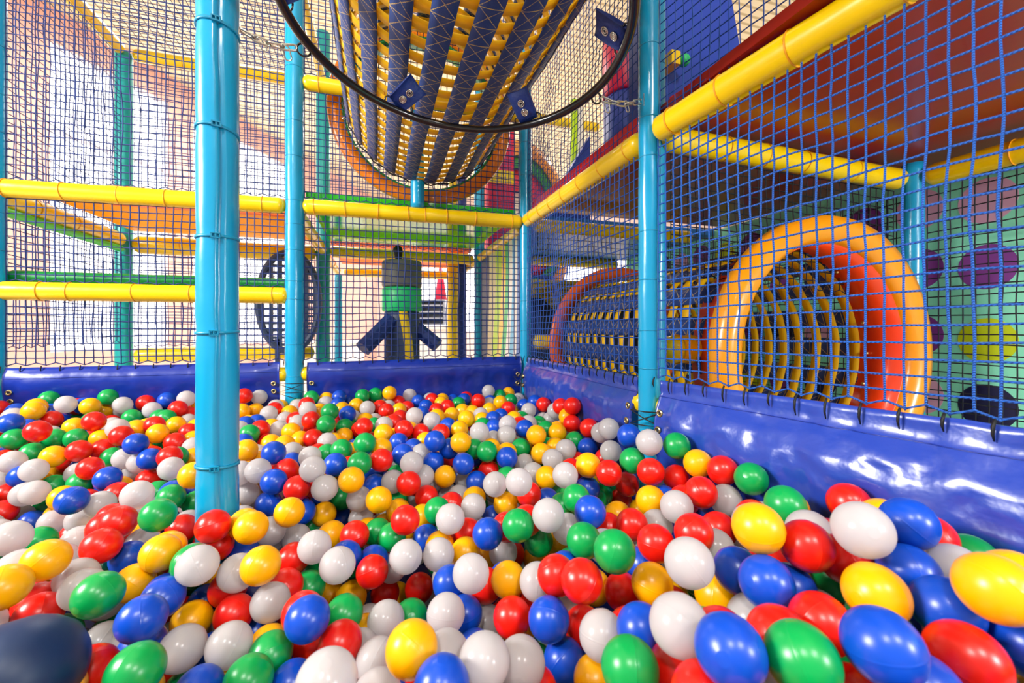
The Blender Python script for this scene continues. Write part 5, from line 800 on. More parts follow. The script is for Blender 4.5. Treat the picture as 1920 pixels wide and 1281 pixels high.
# ---------------------------------------------------------------- platforms
def deck(x0, x1, y0, y1, h, t, m, label): 
    v, f = box((x0, y0, CZ+h), (x1, y1, CZ+h+t)); return put('platform_deck', v, f, m, smooth=False, label=label, cat='platform')
deck(-.36, .79, YB+.045, 3.58, .675, .035, 'green_deck', 'glossy green platform floor above the right rear bay')
yd = deck(-1.6, -.46, YB+.42, 3.58, .665, .03, 'yellow_deck', 'bright yellow platform seen from below in the left rear bay')
v, f = box((-1.35, YB+.36, CZ+.655), (-.46, YB+.41, CZ+.75)); put('padded_lip', v, f, 'orange_deck', parent=yd, loc=LOCS[yd.name], smooth=False)
deck(-.36, .78, 3.68, 4.8, .67, .03, 'orange_deck', 'orange platform seen from below beyond the green one')
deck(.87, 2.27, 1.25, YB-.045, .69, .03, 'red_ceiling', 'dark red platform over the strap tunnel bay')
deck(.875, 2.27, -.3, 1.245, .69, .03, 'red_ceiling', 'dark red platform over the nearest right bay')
deck(.9, 2.27, YB+.05, 3.62, .652, .04, 'blue_deck', 'blue platform floor beyond the dark red ones')
for (a, b, lab) in (((.862, 1.25, .655), (.875, YB-.05, .735), 'red edging strip above the rear half of the right rail'), ((.868, -.3, .655), (.876, 1.15, .735), 'red edging strip above the near half of the right rail')):
    v, f = box(P(*a), P(*b))
    V = A_(v)
    if a[1] < 0: V[:, 0] += .16*np.maximum(0, 1.189-V[:, 1])+.012
    put('edging_strip', V, f, 'red_deck', smooth=False, label=lab, cat='edging strip')

# ---------------------------------------------------------------- pads round the pit
def pad(A, B, inward, top0, top1, label, prof, m='vinyl', seed=0, eyelets=('a', 'b'), wr=.010):
    A = A_(A, float) if False else np.asarray(A, float); B = np.asarray(B, float); inward = np.asarray(inward, float)
    L = np.linalg.norm((B-A)[:2]); nu = int(L/.012); n = len(prof)
    # refine the profile
    pr = []
    for i in range(n-1):
        k = max(1, int(math.hypot(prof[i+1][0]-prof[i][0], prof[i+1][1]-prof[i][1])/.012))
        for j in range(k):
            t = j/k; pr.append((prof[i][0]*(1-t)+prof[i+1][0]*t, prof[i][1]*(1-t)+prof[i+1][1]*t))
    pr.append(prof[-1]); ro = [(x, z) for x, z in pr]
    for _ in range(2):
        ro = [ro[0]]+[((ro[i-1][0]+2*ro[i][0]+ro[i+1][0])/4, ro[i][1]) for i in range(1, len(ro)-1)]+[ro[-1]]
    n = len(ro); V = []; F = []
    for i in range(nu+1):
        s = i/nu; c = A*(1-s)+B*s; top = top0*(1-s)+top1*s
        endf = min(1, min(s, 1-s)*L/.10)
        for j, (dx, dz) in enumerate(ro):
            t = max(0, -dz)
            w = wr*(noise.noise((s*L*9+seed, t*7+s*4, 0))*.9+noise.noise((s*L*22+seed, t*6, 5))*.45)*min(1, t/.06)
            cr = noise.noise((s*L*7+t*9+seed, t*16-s*L*3, 9)); w -= wr*.6*max(0, 1-abs(cr)*9)*min(1, t/.08)
            sag = .004*noise.noise((s*L*14+seed, 2, 2))*max(0, 1-t/.05)
            p = c+inward*((dx*(.55+.45*endf))+w); V.append((p[0], p[1], CZ+top+dz+sag))
    m0 = len(V)
    # back sheet
    for i in range(nu+1):
        s = i/nu; c = A*(1-s)+B*s; top = top0*(1-s)+top1*s
        V.append((c[0]-inward[0]*.006, c[1]-inward[1]*.006, CZ+top)); V.append((c[0]-inward[0]*.006, c[1]-inward[1]*.006, CZ+top+ro[-1][1]))
    for i in range(nu):
        for j in range(n-1): F.append((i*n+j, i*n+j+1, (i+1)*n+j+1, (i+1)*n+j))
        F.append((i*n, (i+1)*n, m0+(i+1)*2, m0+i*2)); F.append((m0+i*2, m0+(i+1)*2, m0+(i+1)*2+1, m0+i*2+1)); F.append((i*n+n-1, m0+i*2+1, m0+(i+1)*2+1, (i+1)*n+n-1))
    F.append(tuple(range(n))+(m0+1, m0)); F.append(tuple(reversed([nu*n+j for j in range(n)]+[m0+nu*2+1, m0+nu*2])))
    o = put('pit_pad', V, F, m, loc=(A[0], A[1], CZ+top0), label=label, cat='pad')
    # stitched seam just under the flap
    js = min(range(n), key=lambda j: abs(ro[j][1]+.047)); seam = [A_(V[i*n+js])+np.append(inward*.0012, 0) for i in range(nu+1)]
    v, f = tube(seam, .0011, 4); put('stitching', v, f, 'vinyl_dark', parent=o, loc=(A[0], A[1], CZ+top0))
    tops = [A_(V[i*n]) for i in range(nu+1)]
    d = (B-A)/L
    for e in eyelets:
        s0 = .03 if e[0] == 'a' else L-.03
        i = int(round(s0/L*nu))
        for hh in e[1:]:
            j = min(range(n), key=lambda j: abs(ro[j][1]-hh)); c = A_(V[i*n+j])+np.append(inward*.003, 0)
            e1 = np.append(d, 0); e2 = A_((0, 0, 1.))
            ring = [c+e1*math.cos(a)*.0085+e2*math.sin(a)*.0085 for a in np.linspace(0, 2*PI, 20, endpoint=False)]
            v, f = tube(ring, .0036, 8, closed=True); put('eyelet', v, f, 'brass', parent=o, loc=tuple(c))
            disc = [c+e1*math.cos(a)*.0062+e2*math.sin(a)*.0062-np.append(inward*.001, 0) for a in np.linspace(0, 2*PI, 16, endpoint=False)]
            v, f = prism(disc, np.append(inward, 0), .0012); put('eyelet_hole', v, f, 'dark_hole', parent=o, loc=tuple(c), smooth=False)
            EYES.setdefault((round(float(c[0]), 1), round(float(c[1]), 1)), []).append(c)
    return o, tops
EYES = {}
# right pads: a flat flap, a seam, then a fat roll bulging over the balls
profR = [(.0, 0), (.004, -.04), (.004, -.048), (.022, -.06), (.040, -.085), (.050, -.12), (.050, -.16), (.044, -.20), (.030, -.25), (.012, -.32), (.006, -.42)]
profB = [(.0, 0), (.010, -.012), (.028, -.03), (.036, -.06), (.033, -.09), (.018, -.13), (.014, -.18), (.010, -.25), (.004, -.42)]
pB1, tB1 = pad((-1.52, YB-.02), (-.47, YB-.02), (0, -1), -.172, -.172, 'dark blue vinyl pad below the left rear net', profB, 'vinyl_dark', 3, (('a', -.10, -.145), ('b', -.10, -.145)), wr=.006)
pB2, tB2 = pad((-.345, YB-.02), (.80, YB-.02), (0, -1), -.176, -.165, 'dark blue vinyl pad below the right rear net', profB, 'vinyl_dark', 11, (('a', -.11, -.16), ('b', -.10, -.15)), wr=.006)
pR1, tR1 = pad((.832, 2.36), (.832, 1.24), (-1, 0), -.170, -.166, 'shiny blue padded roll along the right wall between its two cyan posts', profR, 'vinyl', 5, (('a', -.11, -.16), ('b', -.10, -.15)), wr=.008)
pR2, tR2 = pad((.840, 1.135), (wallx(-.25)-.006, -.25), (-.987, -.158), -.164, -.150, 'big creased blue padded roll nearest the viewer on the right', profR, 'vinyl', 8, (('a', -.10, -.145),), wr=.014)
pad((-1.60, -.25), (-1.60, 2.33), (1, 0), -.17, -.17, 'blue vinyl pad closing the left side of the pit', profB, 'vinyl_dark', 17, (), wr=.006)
# rails the pads are wrapped on; only their round yellow ends show
for a, b, lab in ((P(-1.53, YB+.002, -.235), P(-.43, YB+.002, -.235), 'low yellow rail end left of the middle rear post'), (P(-.384, YB+.002, -.235), P(.79, YB+.002, -.235), 'low yellow rail end right of the middle rear post'),
                  (P(.856, 2.36, -.25), P(.850, 1.212, -.25), 'yellow rail end behind the cyan right wall post'), (P(.858, 1.164, -.25), P(.890, .98, -.25), 'yellow rail end in front of the cyan right wall post')):
    v, f = rounded_tube(a, b, .036); put('padded_rail', v, f, 'yellow_pad', loc=a, label=lab, cat='rail')
def lace(pts, label):
    v, f = tube(pts, .0022, 6); put('lace', v, f, 'black_cord', label=label, cat='lace')
def lace_x(x, y, hs, w, n, label):
    e = A_((n[1], -n[0])); c = A_((x, y))+A_(n)*.052
    L_ = [np.append(c-e*w, CZ+h) for h in hs]; R_ = [np.append(c+e*w, CZ+h+.002) for h in hs]
    out = A_(n)*.012
    mid = lambda a, b: (a+b)/2+np.append(out, 0)
    pts = [L_[0], mid(L_[0], R_[0]), R_[0], mid(R_[0], L_[1]), L_[1], mid(L_[1], R_[1]), R_[1], mid(R_[1], L_[0]), L_[0]]
    if len(hs) > 2: pts += [mid(L_[0], R_[1]), R_[1], mid(R_[1], L_[2]), L_[2]]
    lace(pts, label)
lace_x(-.406, YB-.02, (-.275, -.32, -.365), .066, (0, -1), 'black lace crossed over the foot of the middle rear post')
lace_x(.805, 2.36, (-.28, -.33), .034, (-.7, -.7), 'black lace at the foot of the corner post')
lace_x(.838, 1.189, (-.262, -.305), .048, (-.75, -.66), 'black lace crossed over the foot of the right wall post')

# ---------------------------------------------------------------- nets
def n_(*a, **k): return net('safety_net', *a, **k)
x1 = wallx(.1)
o, G = n_(P(.844, 1.15, -.156), P(wallx(-.12)+.002, -.12, -.144), P(.844, 1.15, .60), P(wallx(-.12)+.002, -.12, .645), .0305, .0023, 'net_near', 'coarse bright blue rope net nearest the viewer, below the big yellow rail', sides=6, knots=True, seed=2, bulge=.012)
nu = G.shape[0]-1
ties(o, [G[i, 0]-A_((.012, 0, .004)) for i in range(0, nu, 2)], None, A_((-1, 0, 0)), .034)
n_(P(.85, 1.15, .66), P(wallx(.15), .15, .71), P(.85, 1.15, 1.35), P(wallx(.15), .15, 1.35), .0305, .0021, 'net_blue', 'blue net above the big yellow rail on the right', seed=3)
o, G = n_(P(.834, 2.36, -.165), P(.836, 1.24, -.160), P(.834, 2.36, .60), P(.836, 1.24, .60), .0315, .0022, 'net_blue', 'blue net between the two right wall posts, before the brown ring', seed=4, bulge=.03)
ties(o, [G[i, 0]-A_((.018, 0, .004)) for i in range(0, G.shape[0], 2)], None, A_((-1, 0, 0)), .03)
n_(P(.84, 2.36, .665), P(.85, 1.24, .665), P(.84, 2.36, 1.9), P(.85, 1.24, 1.9), .0315, .0018, 'net_blue', 'upper blue net on the right wall above its rear rail', seed=5, bulge=.02)
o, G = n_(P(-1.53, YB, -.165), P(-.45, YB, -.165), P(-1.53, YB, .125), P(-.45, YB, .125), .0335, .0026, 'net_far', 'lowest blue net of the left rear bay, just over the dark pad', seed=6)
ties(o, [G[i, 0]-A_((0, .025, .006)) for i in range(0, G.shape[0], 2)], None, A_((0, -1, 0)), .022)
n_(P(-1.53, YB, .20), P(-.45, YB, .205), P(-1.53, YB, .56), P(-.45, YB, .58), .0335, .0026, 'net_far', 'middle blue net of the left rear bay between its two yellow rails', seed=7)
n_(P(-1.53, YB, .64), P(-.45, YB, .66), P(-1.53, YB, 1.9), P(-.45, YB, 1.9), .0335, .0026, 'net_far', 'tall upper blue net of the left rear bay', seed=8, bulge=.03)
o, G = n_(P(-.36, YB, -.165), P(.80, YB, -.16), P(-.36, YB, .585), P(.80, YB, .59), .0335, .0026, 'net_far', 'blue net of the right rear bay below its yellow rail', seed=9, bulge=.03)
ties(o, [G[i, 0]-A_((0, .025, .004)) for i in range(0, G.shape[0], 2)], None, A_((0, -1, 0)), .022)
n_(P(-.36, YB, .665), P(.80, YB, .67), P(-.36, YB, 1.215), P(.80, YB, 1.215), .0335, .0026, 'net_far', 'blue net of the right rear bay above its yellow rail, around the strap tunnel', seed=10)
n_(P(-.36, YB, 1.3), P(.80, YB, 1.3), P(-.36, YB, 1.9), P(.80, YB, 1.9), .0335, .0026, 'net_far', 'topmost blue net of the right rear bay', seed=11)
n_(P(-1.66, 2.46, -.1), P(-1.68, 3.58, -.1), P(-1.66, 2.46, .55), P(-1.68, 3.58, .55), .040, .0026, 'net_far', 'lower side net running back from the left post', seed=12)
n_(P(-1.66, 2.46, .65), P(-1.68, 3.58, .65), P(-1.66, 2.46, 1.85), P(-1.68, 3.58, 1.85), .040, .0026, 'net_far', 'upper side net running back from the left post', seed=13)
n_(P(-1.62, 3.63, .65), P(-.47, 3.63, .65), P(-1.62, 3.63, 1.85), P(-.47, 3.63, 1.85), .040, .0026, 'net_far', 'upper net of the far left bay', seed=14)
n_(P(-1.62, 3.63, -.13), P(-.47, 3.63, -.13), P(-1.62, 3.63, .55), P(-.47, 3.63, .55), .040, .0026, 'net_far', 'lower net of the far left bay', seed=15)
n_(P(-1.62, 2.46, 1.96), P(-.45, 2.46, 1.96), P(-1.62, 3.58, 1.94), P(-.45, 3.58, 1.94), .040, .0026, 'net_far', 'flat net stretched over the far left bay', seed=16)
n_(P(-.36, 3.63, .65), P(2.0, 3.63, .65), P(-.36, 3.63, 1.85), P(2.0, 3.63, 1.85), .040, .0026, 'net_far', 'upper net of the far right bays', seed=17)
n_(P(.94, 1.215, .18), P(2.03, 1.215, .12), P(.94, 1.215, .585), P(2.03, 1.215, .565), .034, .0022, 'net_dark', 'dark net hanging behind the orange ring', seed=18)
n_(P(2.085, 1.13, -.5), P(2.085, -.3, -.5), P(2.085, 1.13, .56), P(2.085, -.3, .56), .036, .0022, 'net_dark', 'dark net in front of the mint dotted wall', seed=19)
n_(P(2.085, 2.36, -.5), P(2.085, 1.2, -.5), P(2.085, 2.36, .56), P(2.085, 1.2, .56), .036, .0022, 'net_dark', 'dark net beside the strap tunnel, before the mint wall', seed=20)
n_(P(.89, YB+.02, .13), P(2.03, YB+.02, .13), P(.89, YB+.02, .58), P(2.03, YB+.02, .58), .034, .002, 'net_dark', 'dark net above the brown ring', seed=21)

# ---------------------------------------------------------------- strap tunnels
def strap_tunnel(x, h, r, y0, y1, nl, w, period, label, yw=.045, m1='strap_navy', m2='strap_yellow', arc=None, flare=None):
    rt = root('strap_tunnel', P(x, y1, h), label, 'tunnel')
    step = .02; n = int((y1-y0)/step)
    def rad(y, a):
        q = r+.006*noise.noise((math.cos(a)*2, math.sin(a)*2, y*3))
        return q*(flare(y) if flare else 1)
    for k in range(nl):
        a0 = 2*PI*k/nl+.05
        if arc and not arc(a0): continue
        V, F, UV = [], [], []; da = w/r/2
        for i in range(n+1):
            y = y0+(y1-y0)*i/n
            aw = a0+.012*noise.noise((k*3.3, y*2.5, 0)); bulge = .0012*math.cos(2*PI*y/period)
            for u, dr in ((-1, 0), (-.33, .0015), (.33, .0015), (1, 0), (1, -.003), (-1, -.003)):
                a = aw+da*u; R_ = rad(y, a)+dr+bulge; V.append((x+R_*math.sin(a), y, CZ+h-R_*math.cos(a))); UV.append(((u+1)/2, y/period))
        for i in range(n):
            for j in range(6): F.append((i*6+j, (i+1)*6+j, (i+1)*6+(j+1) % 6, i*6+(j+1) % 6))
        F.append((0, 1, 2, 3, 4, 5)); F.append(tuple(n*6+j for j in (5, 4, 3, 2, 1, 0)))
        put('long_strap', V, F, m1, parent=rt, loc=P(x, y1, h), uvs=UV)
    k = 0; y = y0+period/2
    while y < y1:
        V, F = [], []; S_ = nl*6
        for s in range(S_):
            a = 2*PI*s/S_; ph = math.cos(nl*a)          # dips inside each navy strap, relaxes between them
            R_ = rad(y, a)-.006-.003*(1+ph)/2+.0015*noise.noise((a*3, y*9, 1)); yy = y+.004*noise.noise((a*2, y*5, 4))
            for dy, dr in ((-yw/2, 0), (yw/2, 0), (yw/2, -.002), (-yw/2, -.002)): V.append((x+(R_+dr)*math.sin(a), yy+dy, CZ+h-(R_+dr)*math.cos(a)))
        for s in range(S_):
            for j in range(4): F.append((s*4+j, s*4+(j+1) % 4, ((s+1) % S_)*4+(j+1) % 4, ((s+1) % S_)*4+j))
        put('cross_strap', V, F, m2, parent=rt, loc=P(x, y1, h)); y += period; k += 1
    return rt
tun = strap_tunnel(.25, 1.22, .42, .12, 2.40, 24, .066, .074, 'large woven tunnel of navy and yellow straps hanging overhead')
# its far rim is lashed to the orange ring
rim = [P(.25+(.423+.006*math.sin(a*25))*math.sin(a), 2.405, 1.22-(.423+.006*math.sin(a*25))*math.cos(a)) for a in np.linspace(0, 2*PI, 90, endpoint=False)]
v, f = tube(rim, .004, 6, closed=True); put('rim_cord', v, f, 'black_cord', parent=tun, loc=P(.25, 2.405, 1.22))
for k in range(18):
    a = 2*PI*k/18+.1; c = A_(P(.25+.432*math.sin(a), 2.41, 1.22-.432*math.cos(a)))
    e = A_((math.sin(a), 0, -math.cos(a))); t = A_((math.cos(a), 0, math.sin(a)))
    L_ = [c+e*.014*math.cos(b)+t*.005*math.sin(b) for b in np.linspace(0, 2*PI, 14, endpoint=False)]
    v, f = tube(L_, .0022, 6, closed=True); put('snap_hook', v, f, 'steel', parent=tun, loc=tuple(c))
def ringobj(name, c, prof, m, label, cat, parts=()):
    v, f = lathe(prof, c, (0, 1, 0), 72); o = put(name, v, f, m, loc=tuple(c), label=label, cat=cat)
    for nm, pr, mm in parts:
        v, f = lathe(pr, c, (0, 1, 0), 72); put(nm, v, f, mm, parent=o, loc=tuple(c))
    return o
ringobj('tunnel_ring', P(.25, 2.47, 1.22), [(.440, 0), (.508, 0), (.516, .02), (.50, .035), (.440, .035)], 'orange_ring', 'large orange ring board at the far end of the overhead strap tunnel', 'ring',
        [('ring_liner', [(.426, .01), (.442, .005), (.442, .12), (.426, .12)], 'green_pad')])
# tunnel in the right bay
tun2 = strap_tunnel(1.46, -.10, .405, 1.21, 2.33, 20, .076, .080, 'woven navy and yellow strap tunnel between the brown and the orange ring', yw=.040)
ringobj('tunnel_ring', P(1.45, 2.34, -.10), [(.40, 0), (.475, 0), (.48, .02), (.47, .04), (.40, .04)], 'brown_ring', 'brown-orange ring at the far end of the low strap tunnel', 'ring')
rb = ringobj('tunnel_ring', P(1.46, 1.05, -.10), [(.385, .03), (.392, .0), (.41, -.022), (.44, -.03), (.47, -.02), (.482, .01), (.478, .045), (.45, .05), (.40, .05)], 'amber_ring', 'big amber-orange flanged ring at the mouth of the low strap tunnel', 'ring',
        [('ring_liner', [(.384, .02), (.39, .02), (.405, .20), (.40, .20)], 'red_liner')])
for k in range(20):
    a = 2*PI*k/20; v, f = ball(P(1.46+.391*math.sin(a), 1.05+.15, -.10-.391*math.cos(a)), .0075, 10, 6)
    put('bolt', v, f, 'brass', parent=rb, loc=P(1.46+.391*math.sin(a), 1.2, -.10-.391*math.cos(a)))

# ---------------------------------------------------------------- hoop, tabs, chains
HC = A_((.1946, 1.0679)); HR = .426
def hoop(a, r=HR): 
    x, y = r*math.cos(a), r*math.sin(a); return A_((HC[0]+x, HC[1]+y, CZ+.7532-.1052*y-.0955*x))
hp = root('steel_hoop', tuple(hoop(0)*.5+hoop(PI)*.5), 'black steel hoop hanging level under the overhead strap tunnel', 'hoop')
hc = tuple(LOCS[hp.name])
v, f = tube([hoop(a) for a in np.linspace(0, 2*PI, 120, endpoint=False)], .0125, 14, closed=True); put('rim', v, f, 'black', parent=hp, loc=hc)
def bracket(a, w=.047, tall=.030):
    # a bent rod standing on the hoop, leaning to its inside
    c = hoop(a); t = hoop(a+.01)-hoop(a-.01); t /= np.linalg.norm(t); inn = A_((HC[0], HC[1], c[2]))-c; inn /= np.linalg.norm(inn); up = A_((0, 0, 1.))*.85+inn*.5; up /= np.linalg.norm(up)
    p = [c-t*w, c-t*w+up*tall*.8, c-t*(w-.006)+up*tall, c+t*(w-.006)+up*tall, c+t*w+up*tall*.8, c+t*w]
    v, f = tube(p, .0028, 8); put('bracket', v, f, 'black', parent=hp, loc=hc)
    return c+up*tall, t, up, inn
def tab(a, label, lean=0.0, L=.080, w=.033, spin=0):
    c, t, up, inn = bracket(a)
    top = A_((HC[0], HC[1], c[2]+.0))
    d = up*.75+inn*.25+t*lean; d /= np.linalg.norm(d); sd = np.cross(d, np.cross(t, d)); sd = t-d*np.dot(t, d); sd /= np.linalg.norm(sd); nn = np.cross(sd, d)
    if np.dot(nn, -c+A_((0, 0, CZ))) < 0: nn = -nn
    # strap folded round the rod: up the front, over, down the back
    prof = [(-.018, .004), (.004, .0065), (.03, .0075), (.06, .006), (L, .002), (L+.002, -.002), (.06, -.004), (.03, -.006), (.0, -.007), (-.018, -.004)]
    V, F = [], []; n = len(prof)
    for s in (-1, -.5, 0, .5, 1):
        for q, (u, k) in enumerate(prof):
            V.append(c+d*(u+.0015*math.sin(s*3+u*60))+nn*(k+.002*math.sin(s*2.2+u*40))+sd*(s*w*(1+.15*u/L)))
    for i in range(4):
        for j in range(n): F.append((i*n+j, i*n+(j+1) % n, (i+1)*n+(j+1) % n, (i+1)*n+j))
    F.append(tuple(range(n))); F.append(tuple(4*n+j for j in reversed(range(n))))
    o = put('strap_tab', V, F, 'navy_tab', parent=hp, loc=tuple(c))
    for k, u in enumerate((.012, .042)):
        cc = c+d*u+nn*.009
        for rr, th in ((.0105, .0022), (.0055, .002)):
            ring = [cc+sd*rr*math.cos(b)+d*rr*math.sin(b) for b in np.linspace(0, 2*PI, 18, endpoint=False)]
            v, f = tube(ring, th, 6, closed=True); put('snap_button' if rr > .008 else 'snap_rivet', v, f, 'steel', parent=o, loc=tuple(cc))
        disc = [cc+sd*.010*math.cos(b)+d*.010*math.sin(b)-nn*.001 for b in np.linspace(0, 2*PI, 18, endpoint=False)]
        v, f = prism(disc, nn, .0012); put('snap_disc', v, f, 'steel' if k == 0 else 'dark_hole', parent=o, loc=tuple(cc), smooth=False)
R_ = math.radians
tab(R_(108), '', lean=-.55); tab(R_(46), '', lean=.12); tab(R_(-14), '', lean=.3); tab(R_(170), '', lean=-.2); tab(R_(230), '', lean=0); tab(R_(290), '', lean=0)
def link(c, d, n, L=.022, W=.008, r=.002):
    d = d/np.linalg.norm(d); s = np.cross(d, n); s /= np.linalg.norm(s)
    return tube([c+d*(L-W)*(1 if math.cos(b) > 0 else -1)+d*W*math.cos(b)+s*W*math.sin(b) for b in np.linspace(0, 2*PI, 20, endpoint=False)], r, 8, closed=True)
def chain(a, post_pt, label, slack=.012):
    o = root('hanging_chain', tuple(post_pt), label, 'chain')
    e = hoop(a, HR+.010); n0 = hoop(a, HR+.018)
    out = A_(post_pt)-e; out /= np.linalg.norm(out)
    rc = e+out*.016+A_((0, 0, -.004)); s = np.cross(out, (0, 0, 1.)); s /= np.linalg.norm(s)
    ring = [rc+out*.017*math.cos(b)+A_((0, 0, 1.))*.017*math.sin(b) for b in np.linspace(0, 2*PI, 24, endpoint=False)]
    v, f = tube(ring, .0028, 8, closed=True); put('ring', v, f, 'black', parent=o, loc=tuple(rc))
    A0 = rc+out*.020; B0 = A_(post_pt); L = np.linalg.norm(B0-A0); n = max(3, int(L/.030))
    for i in range(n):
        t = (i+.5)/n; c = A0*(1-t)+B0*t-A_((0, 0, 1.))*slack*4*t*(1-t); d = B0-A0-A_((0, 0, 1.))*slack*4*(1-2*t)
        nn = A_((0, 0, 1.)) if i % 2 else s
        v, f = link(c, d, nn+d*.1, L/n*.62, .0075, .0030); put('chain_link', v, f, 'steel', parent=o, loc=tuple(c))
    # carabiner hanging loose
    c = A0+out*.02-A_((0, 0, .022)); v, f = link(c, A_((.2, .1, -1.)), s, .019, .008, .002); put('carabiner', v, f, 'steel', parent=o, loc=tuple(c))
    t = .62; c = A0*(1-t)+B0*t-A_((0, 0, .02)); v, f = link(c, A_((.5, .2, -1.)), s, .017, .006, .0018); put('carabiner', v, f, 'steel', parent=o, loc=tuple(c))
    # eye plate on the post
    pl = A_(post_pt); v, f = prism([pl+s*.012+A_((0, 0, .02)), pl-s*.012+A_((0, 0, .02)), pl-s*.012-A_((0, 0, .02)), pl+s*.012-A_((0, 0, .02))], out, .010); put('eye_plate', v, f, 'steel', parent=o, loc=tuple(pl), smooth=False)
chain(R_(149), (P1[0]+.046, P1[1]+.012, CZ+px2h(42, dP1)), 'steel chain from the thick near post to the hoop')
chain(R_(13), (.806, 1.185, CZ+.728), 'short steel chain from the right wall post to the hoop')
chain(R_(-35), (.84, .60, CZ+.95), 'steel chain holding the near right side of the hoop')

# ---------------------------------------------------------------- things beyond the nets
def solid(name, parts, ms, label, cat, smooth=False, group=None, loc=None):
    V, F, mi = join(parts); return put(name, V, F, ms, mi=mi, smooth=smooth, label=label, cat=cat, group=group, loc=loc)
# climbing totem: stacked padded blocks with slanting rollers
tz = root('climbing_column', P(.155, 3.0, -1), 'padded climbing column with green block and slanting navy rollers seen through the rear net', 'climbing column')
def cyl(c, h0, h1, r, sides=28, rx=None): return tube([P(c[0], c[1], h0), P(c[0], c[1], h0+.012), P(c[0], c[1], (h0+h1)/2), P(c[0], c[1], h1-.012), P(c[0], c[1], h1)], [r*.95, r, r, r, r*.95], sides)
for nm, h0, h1, r, m in (('column_base', -1, .11, .118, 'slate'), ('green_block', .11, .27, .132, 'mid_green'), ('grey_block', .275, .45, .132, 'grey_box')):
    v, f = cyl((.155, 3.0), h0, h1, r); put(nm, v, f, m, parent=tz, loc=P(.155, 3.0, -1))
curve = [P(.155+.05*math.sin(t*2.6)-.03+.05*(1-t), 2.88, -.6+.72*t) for t in np.linspace(0, 1, 14)]
V = []; F = []
for i, p in enumerate(curve):
    for dx, dy in ((-.028, 0), (.028, 0), (.028, .02), (-.028, .02)): V.append((p[0]+dx, p[1]+dy, p[2]))
F = [(i*4+j, i*4+(j+1) % 4, (i+1)*4+(j+1) % 4, (i+1)*4+j) for i in range(13) for j in range(4)]
put('yellow_stripe', V, F, 'yellow_pad', parent=tz, loc=P(.155, 3.0, -1))
for s, e, r in (((.08, 2.93, .05), (-.09, 2.82, -.13), .055), ((.25, 3.0, .0), (.385, 2.93, -.12), .05)):
    v, f = tube([P(*s), P(*(A_(s)*.5+A_(e)*.5)), P(*e)], r, 8); put('roller', v, f, 'navy_tab', parent=tz, loc=P(.155, 3.0, -1), smooth=False)
v, f = tube([P(.125, 2.95, .44), P(.13, 2.95, .46), P(.125, 2.95, .52), P(.13, 2.95, .545)], [.03, .022, .034, .02], 9); put('netting_knot', v, f, 'black_cord', parent=tz, loc=P(.155, 3.0, -1), smooth=False)
# striped panel beyond the corner post: curving vertical bands
def striped():
    ms = ['slate', 'cream', 'lime', 'yellow_pad', 'mid_green', 'white_pad', 'light_blue', 'white_pad', 'blue_deck']
    cuts = [0, .20, .36, .50, .61, .71, .80, .88, .94, 1.0]; parts = []
    for k in range(9):
        V, F = [], []
        for i in range(25):
            h = -.6+1.18*i/24; sh = .10*math.sin((h+.1)*3.2)
            for c in (cuts[k], cuts[k+1]):
                t = min(1, max(0, c+sh*math.sin(PI*c))); y = 3.5-t*1.0
                V.append((.83, y, CZ+h)); V.append((.86, y, CZ+h))
        for i in range(24):
            a = i*4; b = a+4; F += [(a, b, b+2, a+2), (a+1, a+3, b+3, b+1), (a, a+1, b+1, b), (a+2, b+2, b+3, a+3)]
        F += [(0, 2, 3, 1), (96, 97, 99, 98)]
        parts.append((V, F, k))
    solid('striped_wall_mural', parts, ms, 'wall panel painted in curving green, yellow, white and blue bands behind the corner post', 'panel')
striped()
# oval climbing board with square holes
def oval_board():
    parts = []; cx, cy, ch = -.62, 3.45, .19
    for i in range(-3, 4):
        w = math.sqrt(max(0, 1-(i/3.4)**2)); x = cx+i*.058
        parts.append(box((x-.012, cy, CZ+ch-.34*w), (x+.012, cy+.03, CZ+ch+.34*w)))
    for j in range(-6, 7):
        w = math.sqrt(max(0, 1-(j/6.6)**2)); z = CZ+ch+j*.052
        parts.append(box((cx-.19*w, cy+.002, z-.009), (cx+.19*w, cy+.028, z+.009)))
    parts += [box((cx-.09, cy, 0), (cx-.06, cy+.03, CZ+ch-.27)), box((cx+.06, cy, 0), (cx+.09, cy+.03, CZ+ch-.27))]
    v, f = tube([(cx+.2*math.cos(a), cy+.015, CZ+ch+.36*math.sin(a)) for a in np.linspace(0, 2*PI, 48, endpoint=False)], .024, 8, closed=True); parts.append((v, f))
    solid('climbing_board', parts, ['slate'], 'slate blue oval climbing board with square holes beyond the left rear net', 'climbing board')
oval_board()
# rainbow mouth of a tube slide
def slide_mouth():
    c = A_(P(1.80, 4.85, 1.26)); ax = (-.6, .8, 0); o = root('tube_slide', tuple(c), 'rainbow ringed mouth of a tube slide in orange, green, red and white', 'slide')
    for nm, r0, r1, y0, y1, m in (('outer_ring', .80, .95, 0, .10, 'amber_ring'), ('green_ring', .66, .80, .05, .16, 'green_pad'), ('red_ring', .42, .66, .10, .22, 'crimson'), ('white_disc', .01, .42, .16, .24, 'white_pad')):
        v, f = lathe([(r0, y0), (r1, y0), (r1, y1), (r0, y1)], c, ax, 56); put(nm, v, f, m, parent=o, loc=tuple(c))
    v, f = box((c[0]-.3, c[1]+.15, 0), (c[0]+.3, c[1]+.35, c[2]-.6)); put('slide_stand', v, f, 'blue_panel', parent=o, loc=tuple(c), smooth=False)
slide_mouth()
cb = root('padded_block', P(1.10, 3.85, -1), 'crimson padded block with a yellow belt, left of the rainbow slide', 'padded block')
